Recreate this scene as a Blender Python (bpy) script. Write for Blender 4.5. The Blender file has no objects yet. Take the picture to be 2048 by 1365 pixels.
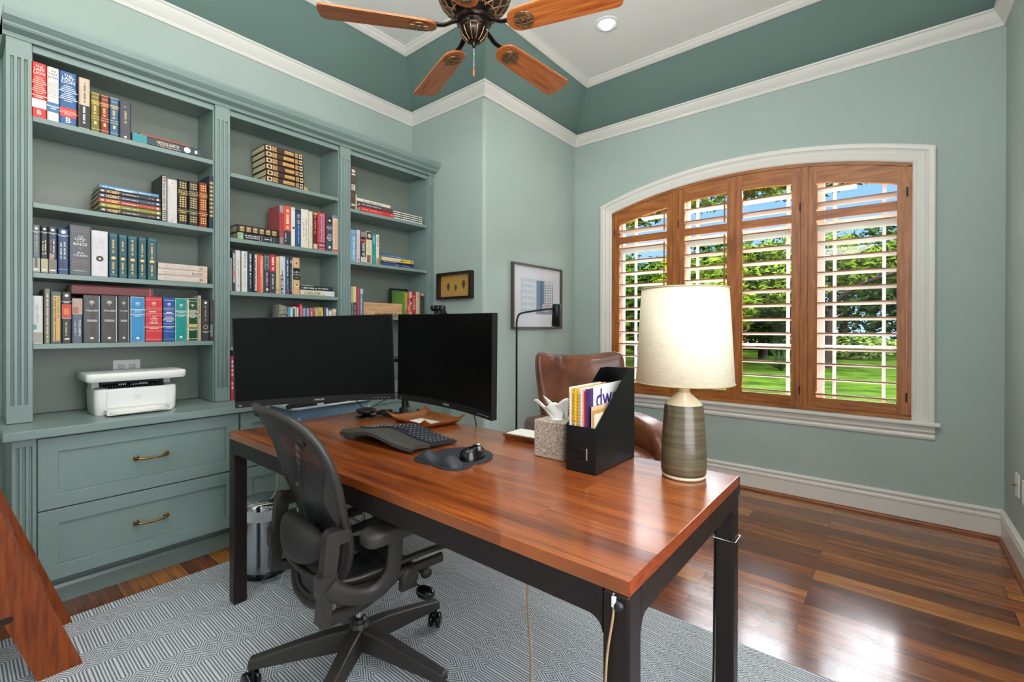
import bpy, bmesh, math, random
import numpy as np
from mathutils import Vector, Matrix, noise as mnoise
R = math.radians; PI = math.pi
S = bpy.context.scene
COL = S.collection
random.seed(7)

# ---------------------------------------------------------------- camera
FPX, YAW, PITCH, ROLL, PPY, CAMH = 924.05, .687, -.003, .002, 658.87, 1.25
def cam_axes():
    c, s = math.cos, math.sin
    f = Vector((c(YAW)*c(PITCH), s(YAW)*c(PITCH), s(PITCH)))
    r = Vector((s(YAW), -c(YAW), 0)); u = r.cross(f)
    return c(ROLL)*r+s(ROLL)*u, -s(ROLL)*r+c(ROLL)*u, f
RT, UP, FW = cam_axes()
cam = bpy.data.objects.new('camera', bpy.data.cameras.new('camera')); COL.objects.link(cam)
cam.matrix_world = Matrix((( RT.x, UP.x, -FW.x, 0), (RT.y, UP.y, -FW.y, 0), (RT.z, UP.z, -FW.z, CAMH), (0, 0, 0, 1)))
cam.data.sensor_width = 36; cam.data.lens = 36*FPX/2048
cam.data.shift_x = 0; cam.data.shift_y = -(682.5-PPY)/2048
cam.data.clip_start = .05; cam.data.clip_end = 300
S.camera = cam
def at(px, py, **k):
    """point of the photograph's pixel on the plane X=, Y= or Z= (metres)"""
    d = RT*((px-1024)/FPX) - UP*((py-PPY)/FPX) + FW
    (a, v), = k.items(); i = 'XYZ'.index(a)
    t = (v-(0, 0, CAMH)[i])/d[i]
    return Vector((0, 0, CAMH))+d*t

# ---------------------------------------------------------------- world, lamps, exposure
w = bpy.data.worlds.new('sky'); S.world = w; w.use_nodes = True
nt = w.node_tree; nt.nodes.clear()
def N(nt, t, **k):
    n = nt.nodes.new(t)
    for a, b in k.items(): setattr(n, a, b)
    return n
tc = N(nt, 'ShaderNodeTexCoord'); sx = N(nt, 'ShaderNodeSeparateXYZ')
nt.links.new(tc.outputs['Generated'], sx.inputs[0])
rp = N(nt, 'ShaderNodeValToRGB'); e = rp.color_ramp.elements
e[0].position = 0.0; e[0].color = (.42, .62, .9, 1)
e[1].position = .268; e[1].color = (.19, .42, .85, 1)
for p, c in ((.31, (20, 20.8, 22, 1)), (.45, (30, 31, 33, 1)), (1.0, (22, 23, 26, 1))):
    q = e.new(p); q.color = c
nt.links.new(sx.outputs['Z'], rp.inputs[0])
bg = N(nt, 'ShaderNodeBackground'); bg.inputs[1].default_value = 1.0
nt.links.new(rp.outputs[0], bg.inputs[0])
wo = N(nt, 'ShaderNodeOutputWorld'); nt.links.new(bg.outputs[0], wo.inputs[0])

def lamp(name, kind, loc, power, color=(1, 1, 1), aim=None, **k):
    d = bpy.data.lights.new(name, kind); d.energy = power; d.color = color
    for a, b in k.items(): setattr(d, a, b)
    o = bpy.data.objects.new(name, d); COL.objects.link(o); o.location = loc
    if aim is not None:
        o.rotation_euler = (Vector(aim)).to_track_quat('-Z', 'Y').to_euler()
    return o
lamp('sun', 'SUN', (-5, -5, 20), 2.6, (1, .95, .86), aim=(.62, .30, -.72), angle=R(1.0))
# added fill lamps inside the west and south walls
lamp('west_fill', 'AREA', (-.86, 1.0, 1.45), 6, (.86, .93, 1), aim=(1, .02, .05), shape='RECTANGLE', size=2.4, size_y=2.2)
lamp('south_fill', 'AREA', (.95, -.47, 1.75), 58, (.95, .97, 1), aim=(.30, 1, .02), shape='RECTANGLE', size=1.9, size_y=2.1)
# recessed ceiling lamps
for i, (x, y) in enumerate(((3.018, 1.60), (.02, 1.60), (1.51, .12))):
    lamp('downlight', 'AREA', (x, y, 3.425), 4 if x > 2 else 8, (1, .95, .88), aim=(0, 0, -1), shape='DISK', size=.13)
lamp('ceiling_fill', 'AREA', (.2, .55, 2.35), 46, (1, .98, .95), aim=(.35, .25, 1), shape='RECTANGLE', size=1.0, size_y=.8)  # added upward fill to brighten the ceiling, no such lamp in the room
S.view_settings.view_transform = 'Standard'; S.view_settings.look = 'None'
S.view_settings.gamma = 1; S.view_settings.exposure = 0.58; S.view_settings.use_curve_mapping = False
cy = S.cycles
cy.use_denoising = True; cy.max_bounces = 8; cy.diffuse_bounces = 4; cy.glossy_bounces = 4
cy.transmission_bounces = 4; cy.transparent_max_bounces = 12
cy.sample_clamp_indirect = 6; cy.caustics_reflective = False; cy.caustics_refractive = False

# ---------------------------------------------------------------- helpers
def lin(h):
    if not isinstance(h, str): return (*h, 1)
    h = h.lstrip('#'); v = [int(h[i:i+2], 16)/255 for i in (0, 2, 4)]
    return (*[c/12.92 if c <= .04045 else ((c+.055)/1.055)**2.4 for c in v], 1)
_m = {}
def mat(key, color='808080', rough=.5, metal=0, spec=.5, bump=0, bscale=200, var=0, vscale=8, coat=0, sheen=0, stretch=None, color2=None):
    """principled material with procedural colour variation and bump"""
    if key in _m: return _m[key]
    m = bpy.data.materials.new(key); m.use_nodes = True; nt = m.node_tree
    b = nt.nodes['Principled BSDF']; L = nt.links.new
    b.inputs['Roughness'].default_value = rough; b.inputs['Metallic'].default_value = metal
    b.inputs['Specular IOR Level'].default_value = spec; b.inputs['Coat Weight'].default_value = coat
    b.inputs['Coat Roughness'].default_value = .08
    if sheen: b.inputs['Sheen Weight'].default_value = sheen
    c = lin(color); b.inputs['Base Color'].default_value = c
    tc = N(nt, 'ShaderNodeTexCoord'); mp = N(nt, 'ShaderNodeMapping')
    if stretch: mp.inputs['Scale'].default_value = stretch
    L(tc.outputs['Object'], mp.inputs[0])
    if var or color2:
        n = N(nt, 'ShaderNodeTexNoise'); n.inputs['Scale'].default_value = vscale; n.inputs['Detail'].default_value = 6
        L(mp.outputs[0], n.inputs['Vector'])
        r = N(nt, 'ShaderNodeValToRGB')
        c2 = lin(color2) if color2 else (*[min(1, v*(1+var)) for v in c[:3]], 1)
        c1 = c if color2 else (*[v*(1-var) for v in c[:3]], 1)
        r.color_ramp.elements[0].position = .35; r.color_ramp.elements[0].color = c1
        r.color_ramp.elements[1].position = .65; r.color_ramp.elements[1].color = c2
        L(n.outputs['Fac'], r.inputs[0]); L(r.outputs[0], b.inputs['Base Color'])
    if bump:
        n = N(nt, 'ShaderNodeTexNoise'); n.inputs['Scale'].default_value = bscale; n.inputs['Detail'].default_value = 3
        L(mp.outputs[0], n.inputs['Vector'])
        bp = N(nt, 'ShaderNodeBump'); bp.inputs['Strength'].default_value = bump; bp.inputs['Distance'].default_value = .002
        L(n.outputs['Fac'], bp.inputs['Height']); L(bp.outputs[0], b.inputs['Normal'])
    _m[key] = m
    return m
def cov(h, rough=.42):
    return mat('cover_'+h+str(rough), h, rough=rough, var=.05, vscale=40)

def tag(o, label=None, cat=None, group=None, kind=None):
    if label: o['label'] = label
    if cat: o['category'] = cat
    if group: o['group'] = group
    if kind: o['kind'] = kind
    return o
def empty(name, loc=(0, 0, 0), rz=0, label=None, cat=None, group=None, kind=None):
    o = bpy.data.objects.new(name, None); COL.objects.link(o); o.empty_display_size = .05
    o.location = loc; o.rotation_euler = (0, 0, rz)
    return tag(o, label, cat, group, kind)
def copy_tree(o, parent=None):
    c = o.copy(); COL.objects.link(c)
    if parent is not None: c.parent = parent
    for ch in list(o.children): copy_tree(ch, c)
    return c

_txt = {}
def text_geo(s, bold=0):
    if (s, bold) in _txt: return _txt[s, bold]
    cu = bpy.data.curves.new('t', 'FONT'); cu.body = s; cu.resolution_u = 2; cu.offset = bold
    o = bpy.data.objects.new('t', cu); me = o.to_mesh()
    v = [tuple(p.co) for p in me.vertices]; f = [tuple(p.vertices) for p in me.polygons]
    o.to_mesh_clear(); bpy.data.objects.remove(o); bpy.data.curves.remove(cu)
    if v:
        x0 = min(p[0] for p in v); x1 = max(p[0] for p in v); y0 = min(p[1] for p in v); y1 = max(p[1] for p in v)
        v = [((p[0]-x0)/(x1-x0), (p[1]-y0)/(y1-y0)) for p in v]
        asp = (x1-x0)/(y1-y0)
    else: asp = 1
    _txt[s, bold] = (v, f, asp)
    return _txt[s, bold]

class MB:
    """collects faces and builds ONE mesh object"""
    def __init__(s): s.v = []; s.f = []; s.mi = []; s.mats = []; s.sm = []
    def m(s, mt):
        if mt not in s.mats: s.mats.append(mt)
        return s.mats.index(mt)
    def add(s, vs, fs, mt, smooth=False, M=None):
        k = len(s.v); i = s.m(mt)
        s.v += [tuple(M @ Vector(p)) if M is not None else tuple(p) for p in vs]
        s.f += [tuple(k+j for j in f) for f in fs]; s.mi += [i]*len(fs); s.sm += [smooth]*len(fs)
    def box(s, a, b, mt, M=None, ch=0):
        (x0, y0, z0), (x1, y1, z1) = a, b
        if ch:
            bm = bmesh.new(); bmesh.ops.create_cube(bm, size=1)
            for v in bm.verts: v.co = Vector(((x0+x1)/2+v.co.x*(x1-x0), (y0+y1)/2+v.co.y*(y1-y0), (z0+z1)/2+v.co.z*(z1-z0)))
            bmesh.ops.bevel(bm, geom=bm.edges[:], offset=ch, segments=2, affect='EDGES', profile=.6)
            s.bm(bm, mt, M); return
        s.add([(x0,y0,z0),(x1,y0,z0),(x1,y1,z0),(x0,y1,z0),(x0,y0,z1),(x1,y0,z1),(x1,y1,z1),(x0,y1,z1)],
              [(0,3,2,1),(4,5,6,7),(0,1,5,4),(1,2,6,5),(2,3,7,6),(3,0,4,7)], mt, M=M)
    def bm(s, bm, mt, M=None, smooth=False):
        bm.verts.index_update()
        s.add([v.co[:] for v in bm.verts], [tuple(v.index for v in f.verts) for f in bm.faces], mt, smooth, M); bm.free()
    def prism(s, poly, axis, a, b, mt, M=None, smooth=False):
        """poly: 2-D points (in the other two axes' order), extruded along axis from a to b"""
        def P(p, t): q = list(p); q.insert('xyz'.index(axis), t); return q
        n = len(poly)
        ar = sum(poly[i][0]*poly[(i+1) % n][1]-poly[(i+1) % n][0]*poly[i][1] for i in range(n))
        if (ar < 0) != (axis == 'y'): poly = poly[::-1]
        if a > b: a, b = b, a
        vs = [P(p, a) for p in poly]+[P(p, b) for p in poly]
        fs = [tuple(range(n))[::-1], tuple(range(n, 2*n))]
        s.add(vs, fs, mt, False, M)
        s.add(vs, [(i, (i+1) % n, n+(i+1) % n, n+i) for i in range(n)], mt, smooth, M)
    def lathe(s, prof, mt, c=(0, 0, 0), seg=40, M=None, smooth=True, cap=True):
        vs = []; n = len(prof)
        for k in range(seg):
            a = 2*PI*k/seg
            for r, z in prof: vs.append((c[0]+r*math.cos(a), c[1]+r*math.sin(a), c[2]+z))
        fs = [(k*n+i, ((k+1) % seg)*n+i, ((k+1) % seg)*n+i+1, k*n+i+1) for k in range(seg) for i in range(n-1)]
        if prof[0][1] > prof[-1][1] or (prof[0][1] == prof[-1][1] and prof[0][0] < prof[-1][0]): fs = [f[::-1] for f in fs]
        s.add(vs, fs, mt, smooth, M)
        if cap:
            lo = [k*n for k in range(seg)]; hi = [k*n+n-1 for k in range(seg)]
            if prof[0][0] > 1e-5: s.add(vs, [tuple(lo[::-1])], mt, False, M)
            if prof[-1][0] > 1e-5: s.add(vs, [tuple(hi)], mt, False, M)
    def tube(s, pts, r, mt, seg=10, closed=False, M=None, flat=None, cap=True):
        """round (or flattened: flat=(a,b) radii with b along z-ish) tube along pts; r may be a list"""
        pts = [Vector(p) for p in pts]; n = len(pts)
        rs = r if isinstance(r, (list, tuple)) else [r]*n
        up = Vector((0, 0, 1)); vs = []; prev = None
        for i, p in enumerate(pts):
            a = pts[(i-1) % n] if (closed or i > 0) else p; b = pts[(i+1) % n] if (closed or i < n-1) else p
            t = (b-a).normalized()
            if prev is None:
                x = t.cross(up) if abs(t.z) < .9 else t.cross(Vector((0, 1, 0)))
            else:
                x = prev-t*prev.dot(t)
            x.normalize(); y = x.cross(t); prev = x
            for k in range(seg):
                an = 2*PI*k/seg
                fa, fb = flat if flat else (1, 1)
                vs.append(p+(x*math.cos(an)*fa+y*math.sin(an)*fb)*rs[i])
        fs = []
        for i in range(n if closed else n-1):
            for k in range(seg):
                fs.append((i*seg+k, ((i+1) % n)*seg+k, ((i+1) % n)*seg+(k+1) % seg, i*seg+(k+1) % seg))
        s.add(vs, fs, mt, True, M)
        if not closed and cap:
            s.add(vs, [tuple(range(seg)), tuple(range((n-1)*seg, n*seg))[::-1]], mt, False, M)
    def grid(s, fn, nu, nv, mt, smooth=True, M=None, flip=False, cu=False):
        vs = [fn(i/(nu if cu else nu-1), j/(nv-1)) for i in range(nu) for j in range(nv)]
        fs = []
        for i in range(nu if cu else nu-1):
            for j in range(nv-1):
                i2 = (i+1) % nu
                q = (i*nv+j, i2*nv+j, i2*nv+j+1, i*nv+j+1); fs.append(q[::-1] if flip else q)
        s.add(vs, fs, mt, smooth, M)
    def text(s, body, M, w=None, h=None, mt=None, bold=.01, fit=False):
        """flat lettering, bottom-left at the origin of M, in its xy plane"""
        v, f, asp = text_geo(body, bold)
        if not v: return
        if w is None: w = h*asp
        elif h is None: h = w/asp
        elif not fit: 
            if w/asp < h: 
                h2 = w/asp; M = M @ Matrix.Translation((0, (h-h2)/2, 0)); h = h2
            else:
                w2 = h*asp; M = M @ Matrix.Translation(((w-w2)/2, 0, 0)); w = w2
        s.add([(p[0]*w, p[1]*h, 0) for p in v], f, mt, False, M)
    def build(s, name, parent=None, bevel=0, seg=2, angle=40, loc=None, sub=0, solid=0, weld=False):
        me = bpy.data.meshes.new(name); me.from_pydata(s.v, [], s.f)
        for m_ in s.mats: me.materials.append(m_)
        me.polygons.foreach_set('material_index', s.mi); me.polygons.foreach_set('use_smooth', s.sm)
        o = bpy.data.objects.new(name, me); COL.objects.link(o)
        if parent is not None: o.parent = parent
        if loc is not None: o.location = loc
        if weld: q = o.modifiers.new('weld', 'WELD'); q.merge_threshold = 1e-4
        if solid: q = o.modifiers.new('solid', 'SOLIDIFY'); q.thickness = solid; q.offset = 0
        if bevel:
            q = o.modifiers.new('bevel', 'BEVEL'); q.width = bevel; q.segments = seg; q.limit_method = 'ANGLE'; q.angle_limit = R(angle)
            q.use_clamp_overlap = True
        if sub: q = o.modifiers.new('sub', 'SUBSURF'); q.levels = sub; q.render_levels = sub
        me.update()
        return o
def arc(cx, cy, r, a0, a1, n):
    return [(cx+r*math.cos(R(a0+(a1-a0)*i/(n-1))), cy+r*math.sin(R(a0+(a1-a0)*i/(n-1)))) for i in range(n)]
def rrect(x0, y0, x1, y1, r, n=5):
    return arc(x1-r, y1-r, r, 0, 90, n)+arc(x0+r, y1-r, r, 90, 180, n)+arc(x0+r, y0+r, r, 180, 270, n)+arc(x1-r, y0+r, r, 270, 360, n)
def smooth_path(pts, n=8, closed=False):
    P = [Vector(p) for p in pts]; out = []; m = len(P)
    for i in range(m if closed else m-1):
        g = lambda k: P[k % m] if closed else P[max(0, min(m-1, k))]
        a, b, c, d = g(i-1), g(i), g(i+1), g(i+2)
        for k in range(n):
            t = k/n
            out.append(.5*((2*b)+(c-a)*t+(2*a-5*b+4*c-d)*t*t+(3*b-a-3*c+d)*t**3))
    if not closed: out.append(P[-1])
    return out
# ---------------------------------------------------------------- shader materials
def plank_mat(key, cols, bw, rh, rot, gap, rough, ph=(0, 0), grain=(60, 3), coat=.3, tone=.5):
    m = bpy.data.materials.new(key); m.use_nodes = True; nt = m.node_tree; L = nt.links.new
    b = nt.nodes['Principled BSDF']; b.inputs['Roughness'].default_value = rough
    b.inputs['Coat Weight'].default_value = coat; b.inputs['Coat Roughness'].default_value = rough*.6
    tc = N(nt, 'ShaderNodeTexCoord'); mp = N(nt, 'ShaderNodeMapping')
    mp.inputs['Rotation'].default_value = (0, 0, rot); mp.inputs['Location'].default_value = (*ph, 0)
    L(tc.outputs['Object'], mp.inputs[0])
    br = N(nt, 'ShaderNodeTexBrick'); br.offset = .37; br.offset_frequency = 2; br.squash = 1
    for a, v in (('Color1', (0, 0, 0, 1)), ('Color2', (1, 1, 1, 1)), ('Mortar', (.5, .5, .5, 1))): br.inputs[a].default_value = v
    br.inputs['Scale'].default_value = 1; br.inputs['Mortar Size'].default_value = gap; br.inputs['Mortar Smooth'].default_value = .1
    br.inputs['Brick Width'].default_value = bw; br.inputs['Row Height'].default_value = rh; br.inputs['Bias'].default_value = 0
    L(mp.outputs[0], br.inputs['Vector'])
    # per-plank offset of the grain so that it breaks at the joints
    sc = N(nt, 'ShaderNodeVectorMath', operation='SCALE'); sc.inputs['Scale'].default_value = 23
    L(br.outputs['Color'], sc.inputs[0])
    ad = N(nt, 'ShaderNodeVectorMath', operation='ADD'); L(mp.outputs[0], ad.inputs[0]); L(sc.outputs[0], ad.inputs[1])
    m2 = N(nt, 'ShaderNodeMapping'); m2.inputs['Scale'].default_value = (grain[1], grain[0], 1); L(ad.outputs[0], m2.inputs[0])
    n1 = N(nt, 'ShaderNodeTexNoise'); n1.inputs['Scale'].default_value = 1; n1.inputs['Detail'].default_value = 8; n1.inputs['Distortion'].default_value = .15
    L(m2.outputs[0], n1.inputs['Vector'])
    m3 = N(nt, 'ShaderNodeMapping'); m3.inputs['Scale'].default_value = (grain[1]*.55, grain[0]*.14, 1); L(ad.outputs[0], m3.inputs[0])
    n2 = N(nt, 'ShaderNodeTexNoise'); n2.inputs['Scale'].default_value = 1; n2.inputs['Detail'].default_value = 3; n2.inputs['Distortion'].default_value = .35
    L(m3.outputs[0], n2.inputs['Vector'])
    def mad(a, k, c=None):
        q = N(nt, 'ShaderNodeMath', operation='MULTIPLY_ADD'); L(a, q.inputs[0]); q.inputs[1].default_value = k
        if c is None: q.inputs[2].default_value = 0
        elif isinstance(c, float): q.inputs[2].default_value = c
        else: L(c, q.inputs[2])
        return q.outputs[0]
    # broad tone: plank tone plus a slow figure; fine pores are multiplied on top
    v = mad(br.outputs['Color'], tone); v = mad(n2.outputs['Fac'], .95-tone*.6, v)
    r = N(nt, 'ShaderNodeValToRGB'); el = r.color_ramp.elements
    for i, (p, c) in enumerate(cols):
        if i < 2: el[i].position = p; el[i].color = lin(c)
        else: q = el.new(p); q.color = lin(c)
    L(v, r.inputs[0])
    r2 = N(nt, 'ShaderNodeValToRGB'); r2.color_ramp.elements[0].position = .30; r2.color_ramp.elements[0].color = (.55, .5, .46, 1)
    r2.color_ramp.elements[1].position = .62; r2.color_ramp.elements[1].color = (1.08, 1.08, 1.08, 1); L(n1.outputs['Fac'], r2.inputs[0])
    mu = N(nt, 'ShaderNodeMix', data_type='RGBA', blend_type='MULTIPLY'); mu.inputs[0].default_value = 1; L(r.outputs[0], mu.inputs[6]); L(r2.outputs[0], mu.inputs[7])
    mx = N(nt, 'ShaderNodeMix', data_type='RGBA'); L(br.outputs['Fac'], mx.inputs[0]); L(mu.outputs[2], mx.inputs[6]); mx.inputs[7].default_value = lin('2a1509')
    if gap == 0: L(mu.outputs[2], b.inputs['Base Color'])
    else: L(mx.outputs[2], b.inputs['Base Color'])
    bp = N(nt, 'ShaderNodeBump'); bp.inputs['Strength'].default_value = .25; bp.inputs['Distance'].default_value = .0012; bp.invert = True
    L(br.outputs['Fac'], bp.inputs['Height'])
    b2 = N(nt, 'ShaderNodeBump'); b2.inputs['Strength'].default_value = .03; b2.inputs['Distance'].default_value = .0015
    n3 = N(nt, 'ShaderNodeTexNoise'); n3.inputs['Scale'].default_value = 9; L(mp.outputs[0], n3.inputs['Vector'])
    L(n3.outputs['Fac'], b2.inputs['Height']); L(bp.outputs[0], b2.inputs['Normal']); L(b2.outputs[0], b.inputs['Normal'])
    return m
M_floor = plank_mat('floor_planks', [(.25, '45200e'), (.42, '6b3615'), (.60, '8a4c1f'), (.80, 'b0702f')], 1.15, .13, R(90), .0016, .2, ph=(.3, .008), coat=.4, grain=(110, 3.5))
M_desk = plank_mat('desk_walnut', [(.25, '5a2710'), (.42, '843f17'), (.58, '9c5220'), (.78, 'b36a30')], 1.6, .12, R(90), 0, .28, ph=(.1, .02), grain=(130, 3.5), coat=.7, tone=.22)
M_deskend = mat('desk_end_grain', '7d3616', rough=.35, var=.4, vscale=30, stretch=(1, 3, 8))
def wood(key, c, c2, stretch, rough=.4, vs=6):
    return mat(key, c, rough=rough, color2=c2, vscale=vs, stretch=stretch, bump=.05, bscale=30)
M_shut = wood('shutter_wood', '84481c', 'ab6a30', (9, 9, .8), .38)
M_shut_h = wood('shutter_wood_rail', '84481c', 'ab6a30', (9, .8, 9), .38)
M_shoe = wood('shoe_mould', '6a3413', '8f4d20', (2, 2, 9), .35)
M_ladder = wood('ladder_cherry', '6b2a0c', '8f4413', (14, 14, 1.2), .3, 6)
M_fanw = wood('fan_cherry', '8c4318', 'b56a35', (1.5, 30, 1.5), .35, 3)
M_oak = wood('pale_oak', 'b98f66', 'd2ab80', (1.5, 8, 14), .5)
M_wall = mat('sage_wall', 'a6b5af', rough=.62, bump=.35, bscale=14, spec=.3, var=.015, vscale=3)
M_slope = mat('slope_slate_green', '6b837d', rough=.6, bump=.25, bscale=14, spec=.3)  # slopes given a darker green than the walls
M_ceil = mat('ceiling_white', 'e4e3df', rough=.85, bump=.1, bscale=60)
M_trim = mat('trim_white', 'dddad4', rough=.38, spec=.5)
M_cab = mat('cabinet_paint', '7d908c', rough=.34, spec=.5, var=.03, vscale=5)
M_black = mat('black_plastic', '141416', rough=.4)
M_blackg = mat('black_gloss', '0c0c0e', rough=.15)
M_steelb = mat('bronzed_steel', '2f2725', rough=.38, metal=.6, var=.06, vscale=12)
M_chrome = mat('chrome', 'd8dade', rough=.12, metal=1)
M_brass = mat('antique_brass', '8f6a35', rough=.3, metal=1)
M_white = mat('white_plastic', 'e6e6e4', rough=.35)
M_paper = mat('paper_white', 'efece4', rough=.8)
M_pages = mat('book_pages', 'cfc3a0', rough=.9, var=.12, vscale=3, stretch=(400, 1, 1))
M_pages2 = mat('book_pages_lying', 'bdb18c', rough=.9, var=.2, vscale=3, stretch=(1, 1, 400))
M_gold = mat('gold_foil', 'd9b36a', rough=.4, metal=.35)
M_silv = mat('white_foil', 'e8e6e0', rough=.5)

def rug_mat():
    m = bpy.data.materials.new('rug_weave'); m.use_nodes = True; nt = m.node_tree; L = nt.links.new
    b = nt.nodes['Principled BSDF']; b.inputs['Roughness'].default_value = .95; b.inputs['Specular IOR Level'].default_value = .1
    tc = N(nt, 'ShaderNodeTexCoord'); sp = N(nt, 'ShaderNodeSeparateXYZ'); L(tc.outputs['Object'], sp.inputs[0])
    def M_(op, *a):
        q = N(nt, 'ShaderNodeMath', operation=op)
        for i, v in enumerate(a):
            if isinstance(v, (int, float)): q.inputs[i].default_value = v
            else: L(v, q.inputs[i])
        return q.outputs[0]
    def cell(o, period, ph):   # distance to the nearest lattice centre, in metres
        u = M_('ADD', M_('DIVIDE', o, period), ph)
        fr = M_('SUBTRACT', u, M_('ROUND', u))
        return M_('MULTIPLY', M_('ABSOLUTE', fr), period)
    PX, PY, HX, HY = .0715, .276, .03575, .062
    x, y = sp.outputs['X'], sp.outputs['Y']
    a = M_('ADD', M_('DIVIDE', cell(x, PX, .03), HX), M_('DIVIDE', cell(y, PY, -.653/PY), HY))
    hx = M_('DIVIDE', cell(x, PX, .53), HX); hy = M_('DIVIDE', M_('SUBTRACT', cell(y, PY, -.653/PY+.5), .076), HY)
    bb = M_('MAXIMUM', hx, M_('ADD', hx, hy))
    f = M_('MINIMUM', a, bb)
    s = M_('SINE', M_('MULTIPLY_ADD', f, 2*PI*3.6, .6))
    n = N(nt, 'ShaderNodeTexNoise'); n.inputs['Scale'].default_value = 260; L(tc.outputs['Object'], n.inputs['Vector'])
    s = M_('ADD', s, M_('MULTIPLY_ADD', n.outputs['Fac'], 1.6, -.8))
    r = N(nt, 'ShaderNodeValToRGB'); e = r.color_ramp.elements
    e[0].position = .30; e[0].color = lin('70777f'); e[1].position = .62; e[1].color = lin('d2d5d9')
    L(M_('MULTIPLY_ADD', s, .42, .5), r.inputs[0]); L(r.outputs[0], b.inputs['Base Color'])
    bp = N(nt, 'ShaderNodeBump'); bp.inputs['Strength'].default_value = .5; bp.inputs['Distance'].default_value = .002
    L(s, bp.inputs['Height']); L(bp.outputs[0], b.inputs['Normal'])
    return m
M_rug = rug_mat()
def glass_mat(name='window_glass', gloss=.012):
    m = bpy.data.materials.new(name); m.use_nodes = True; nt = m.node_tree; nt.nodes.clear(); L = nt.links.new
    o = N(nt, 'ShaderNodeOutputMaterial'); mx = N(nt, 'ShaderNodeMixShader'); t = N(nt, 'ShaderNodeBsdfTransparent'); g = N(nt, 'ShaderNodeBsdfGlossy')
    g.inputs['Roughness'].default_value = .02; lw = N(nt, 'ShaderNodeLayerWeight'); lw.inputs['Blend'].default_value = .5
    pw = N(nt, 'ShaderNodeMath', operation='POWER'); pw.inputs[1].default_value = 4; fr = N(nt, 'ShaderNodeMath', operation='MULTIPLY_ADD'); fr.inputs[1].default_value = .5; fr.inputs[2].default_value = gloss
    L(lw.outputs['Facing'], pw.inputs[0]); L(pw.outputs[0], fr.inputs[0])
    L(fr.outputs[0], mx.inputs[0]); L(t.outputs[0], mx.inputs[1]); L(g.outputs[0], mx.inputs[2]); L(mx.outputs[0], o.inputs[0])
    return m
M_glass = glass_mat()

# ---------------------------------------------------------------- the room
Xw, Yr, Yc, Xc, Yb, Xl = 3.958, -.521, 2.44, 2.63, 3.312, -.93
ZT = 3.132; T = .14
def struct(mb, name, **k): return tag(mb.build(name, **k), kind='structure')
m = MB(); m.box((Xl-T, Yr-T, -.1), (Xw+T, Yb+T, 0), M_floor); struct(m, 'floor')
m = MB(); m.box((Xl-T, Yb, 0), (Xc, Yb+T, 3.5), M_wall); struct(m, 'wall_north')
m = MB(); m.box((Xl-T, Yr-T, 0), (Xw+T, Yr, 3.5), M_wall); struct(m, 'wall_south')
m = MB(); m.box((Xl-T, Yr, 0), (Xl, Yb, 3.5), M_wall); struct(m, 'wall_west')
m = MB(); m.prism([(Xc, Yb+T)]+[(Xc, Yc+.03)]+[(Xc+.025-.025*math.cos(a), Yc+.025-.025*math.sin(a)) for a in [PI/2*i/6 for i in range(7)]]+[(Xw+T, Yc), (Xw+T, Yb+T)], 'z', 0, 3.5, M_wall)
struct(m, 'wall_corner')
YC0 = .9635
def arch_z(dy, R_=3.70, peak=2.483): return peak-R_+math.sqrt(R_*R_-dy*dy)
m = MB(); HO = 1.078; ns = 28
for i in range(ns):
    a, b = -HO+2*HO*i/ns, -HO+2*HO*(i+1)/ns
    m.prism([(YC0+a, arch_z(a, 3.7, 2.49)), (YC0+b, arch_z(b, 3.7, 2.49)), (YC0+b, 3.5), (YC0+a, 3.5)], 'x', Xw, Xw+T, M_wall)
m.box((Xw, YC0-HO, 0), (Xw+T, YC0+HO, .655), M_wall)
m.box((Xw, Yr, 0), (Xw+T, YC0-HO, 3.5), M_wall); m.box((Xw, YC0+HO, 0), (Xw+T, Yc, 3.5), M_wall)
struct(m, 'wall_east')

POLY = [(Xl, Yr), (Xw, Yr), (Xw, Yc), (Xc, Yc), (Xc, Yb), (Xl, Yb)]
def sweep(m, path, prof, mt, closed=False, smooth=False):
    """sweep a profile of (offset to the left of the path, z) along a plan path with mitred corners"""
    n = len(path); ms = []
    for i in range(n):
        p = Vector(path[i])
        def nrm(a, b): d = (Vector(b)-Vector(a)).normalized(); return Vector((-d.y, d.x))
        ns_ = []
        if closed or i > 0: ns_.append(nrm(path[i-1], path[i]))
        if closed or i < n-1: ns_.append(nrm(path[i], path[(i+1) % n]))
        if len(ns_) == 1: ms.append(ns_[0])
        else: s_ = ns_[0]+ns_[1]; ms.append(s_*(2/s_.dot(s_)))
    k = len(prof)
    vs = [(path[i][0]+ms[i].x*d, path[i][1]+ms[i].y*d, z) for i in range(n) for d, z in prof]
    fs = [(i*k+j, ((i+1) % n)*k+j, ((i+1) % n)*k+j+1, i*k+j+1) for i in range(n if closed else n-1) for j in range(k-1)]
    m.add(vs, fs, mt, smooth)
    if not closed: m.add(vs, [tuple(range(k))[::-1], tuple(range((n-1)*k, n*k))], mt)
def off(poly, d):
    n = len(poly); out = []
    for i in range(n):
        a, b, c = (Vector(poly[(i+j-1) % n]) for j in range(3))
        n1 = (b-a).normalized(); n2 = (c-b).normalized(); n1 = Vector((-n1.y, n1.x)); n2 = Vector((-n2.y, n2.x)); s_ = n1+n2
        q = b+s_*(2/s_.dot(s_))*d; out.append((q.x, q.y))
    return out
inn = off(POLY, .36)
m = MB(); n = 6
vs = [(*p, ZT) for p in POLY]+[(*p, 3.45) for p in inn]
m.add(vs, [(i, n+i, n+(i+1) % n, (i+1) % n) for i in range(n)], M_slope)
m.add([(*p, 3.45) for p in inn], [tuple(range(n))[::-1]], M_ceil)
m.box((Xl-T, Yr-T, 3.5), (Xw+T, Yb+T, 3.56), M_ceil)
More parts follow.
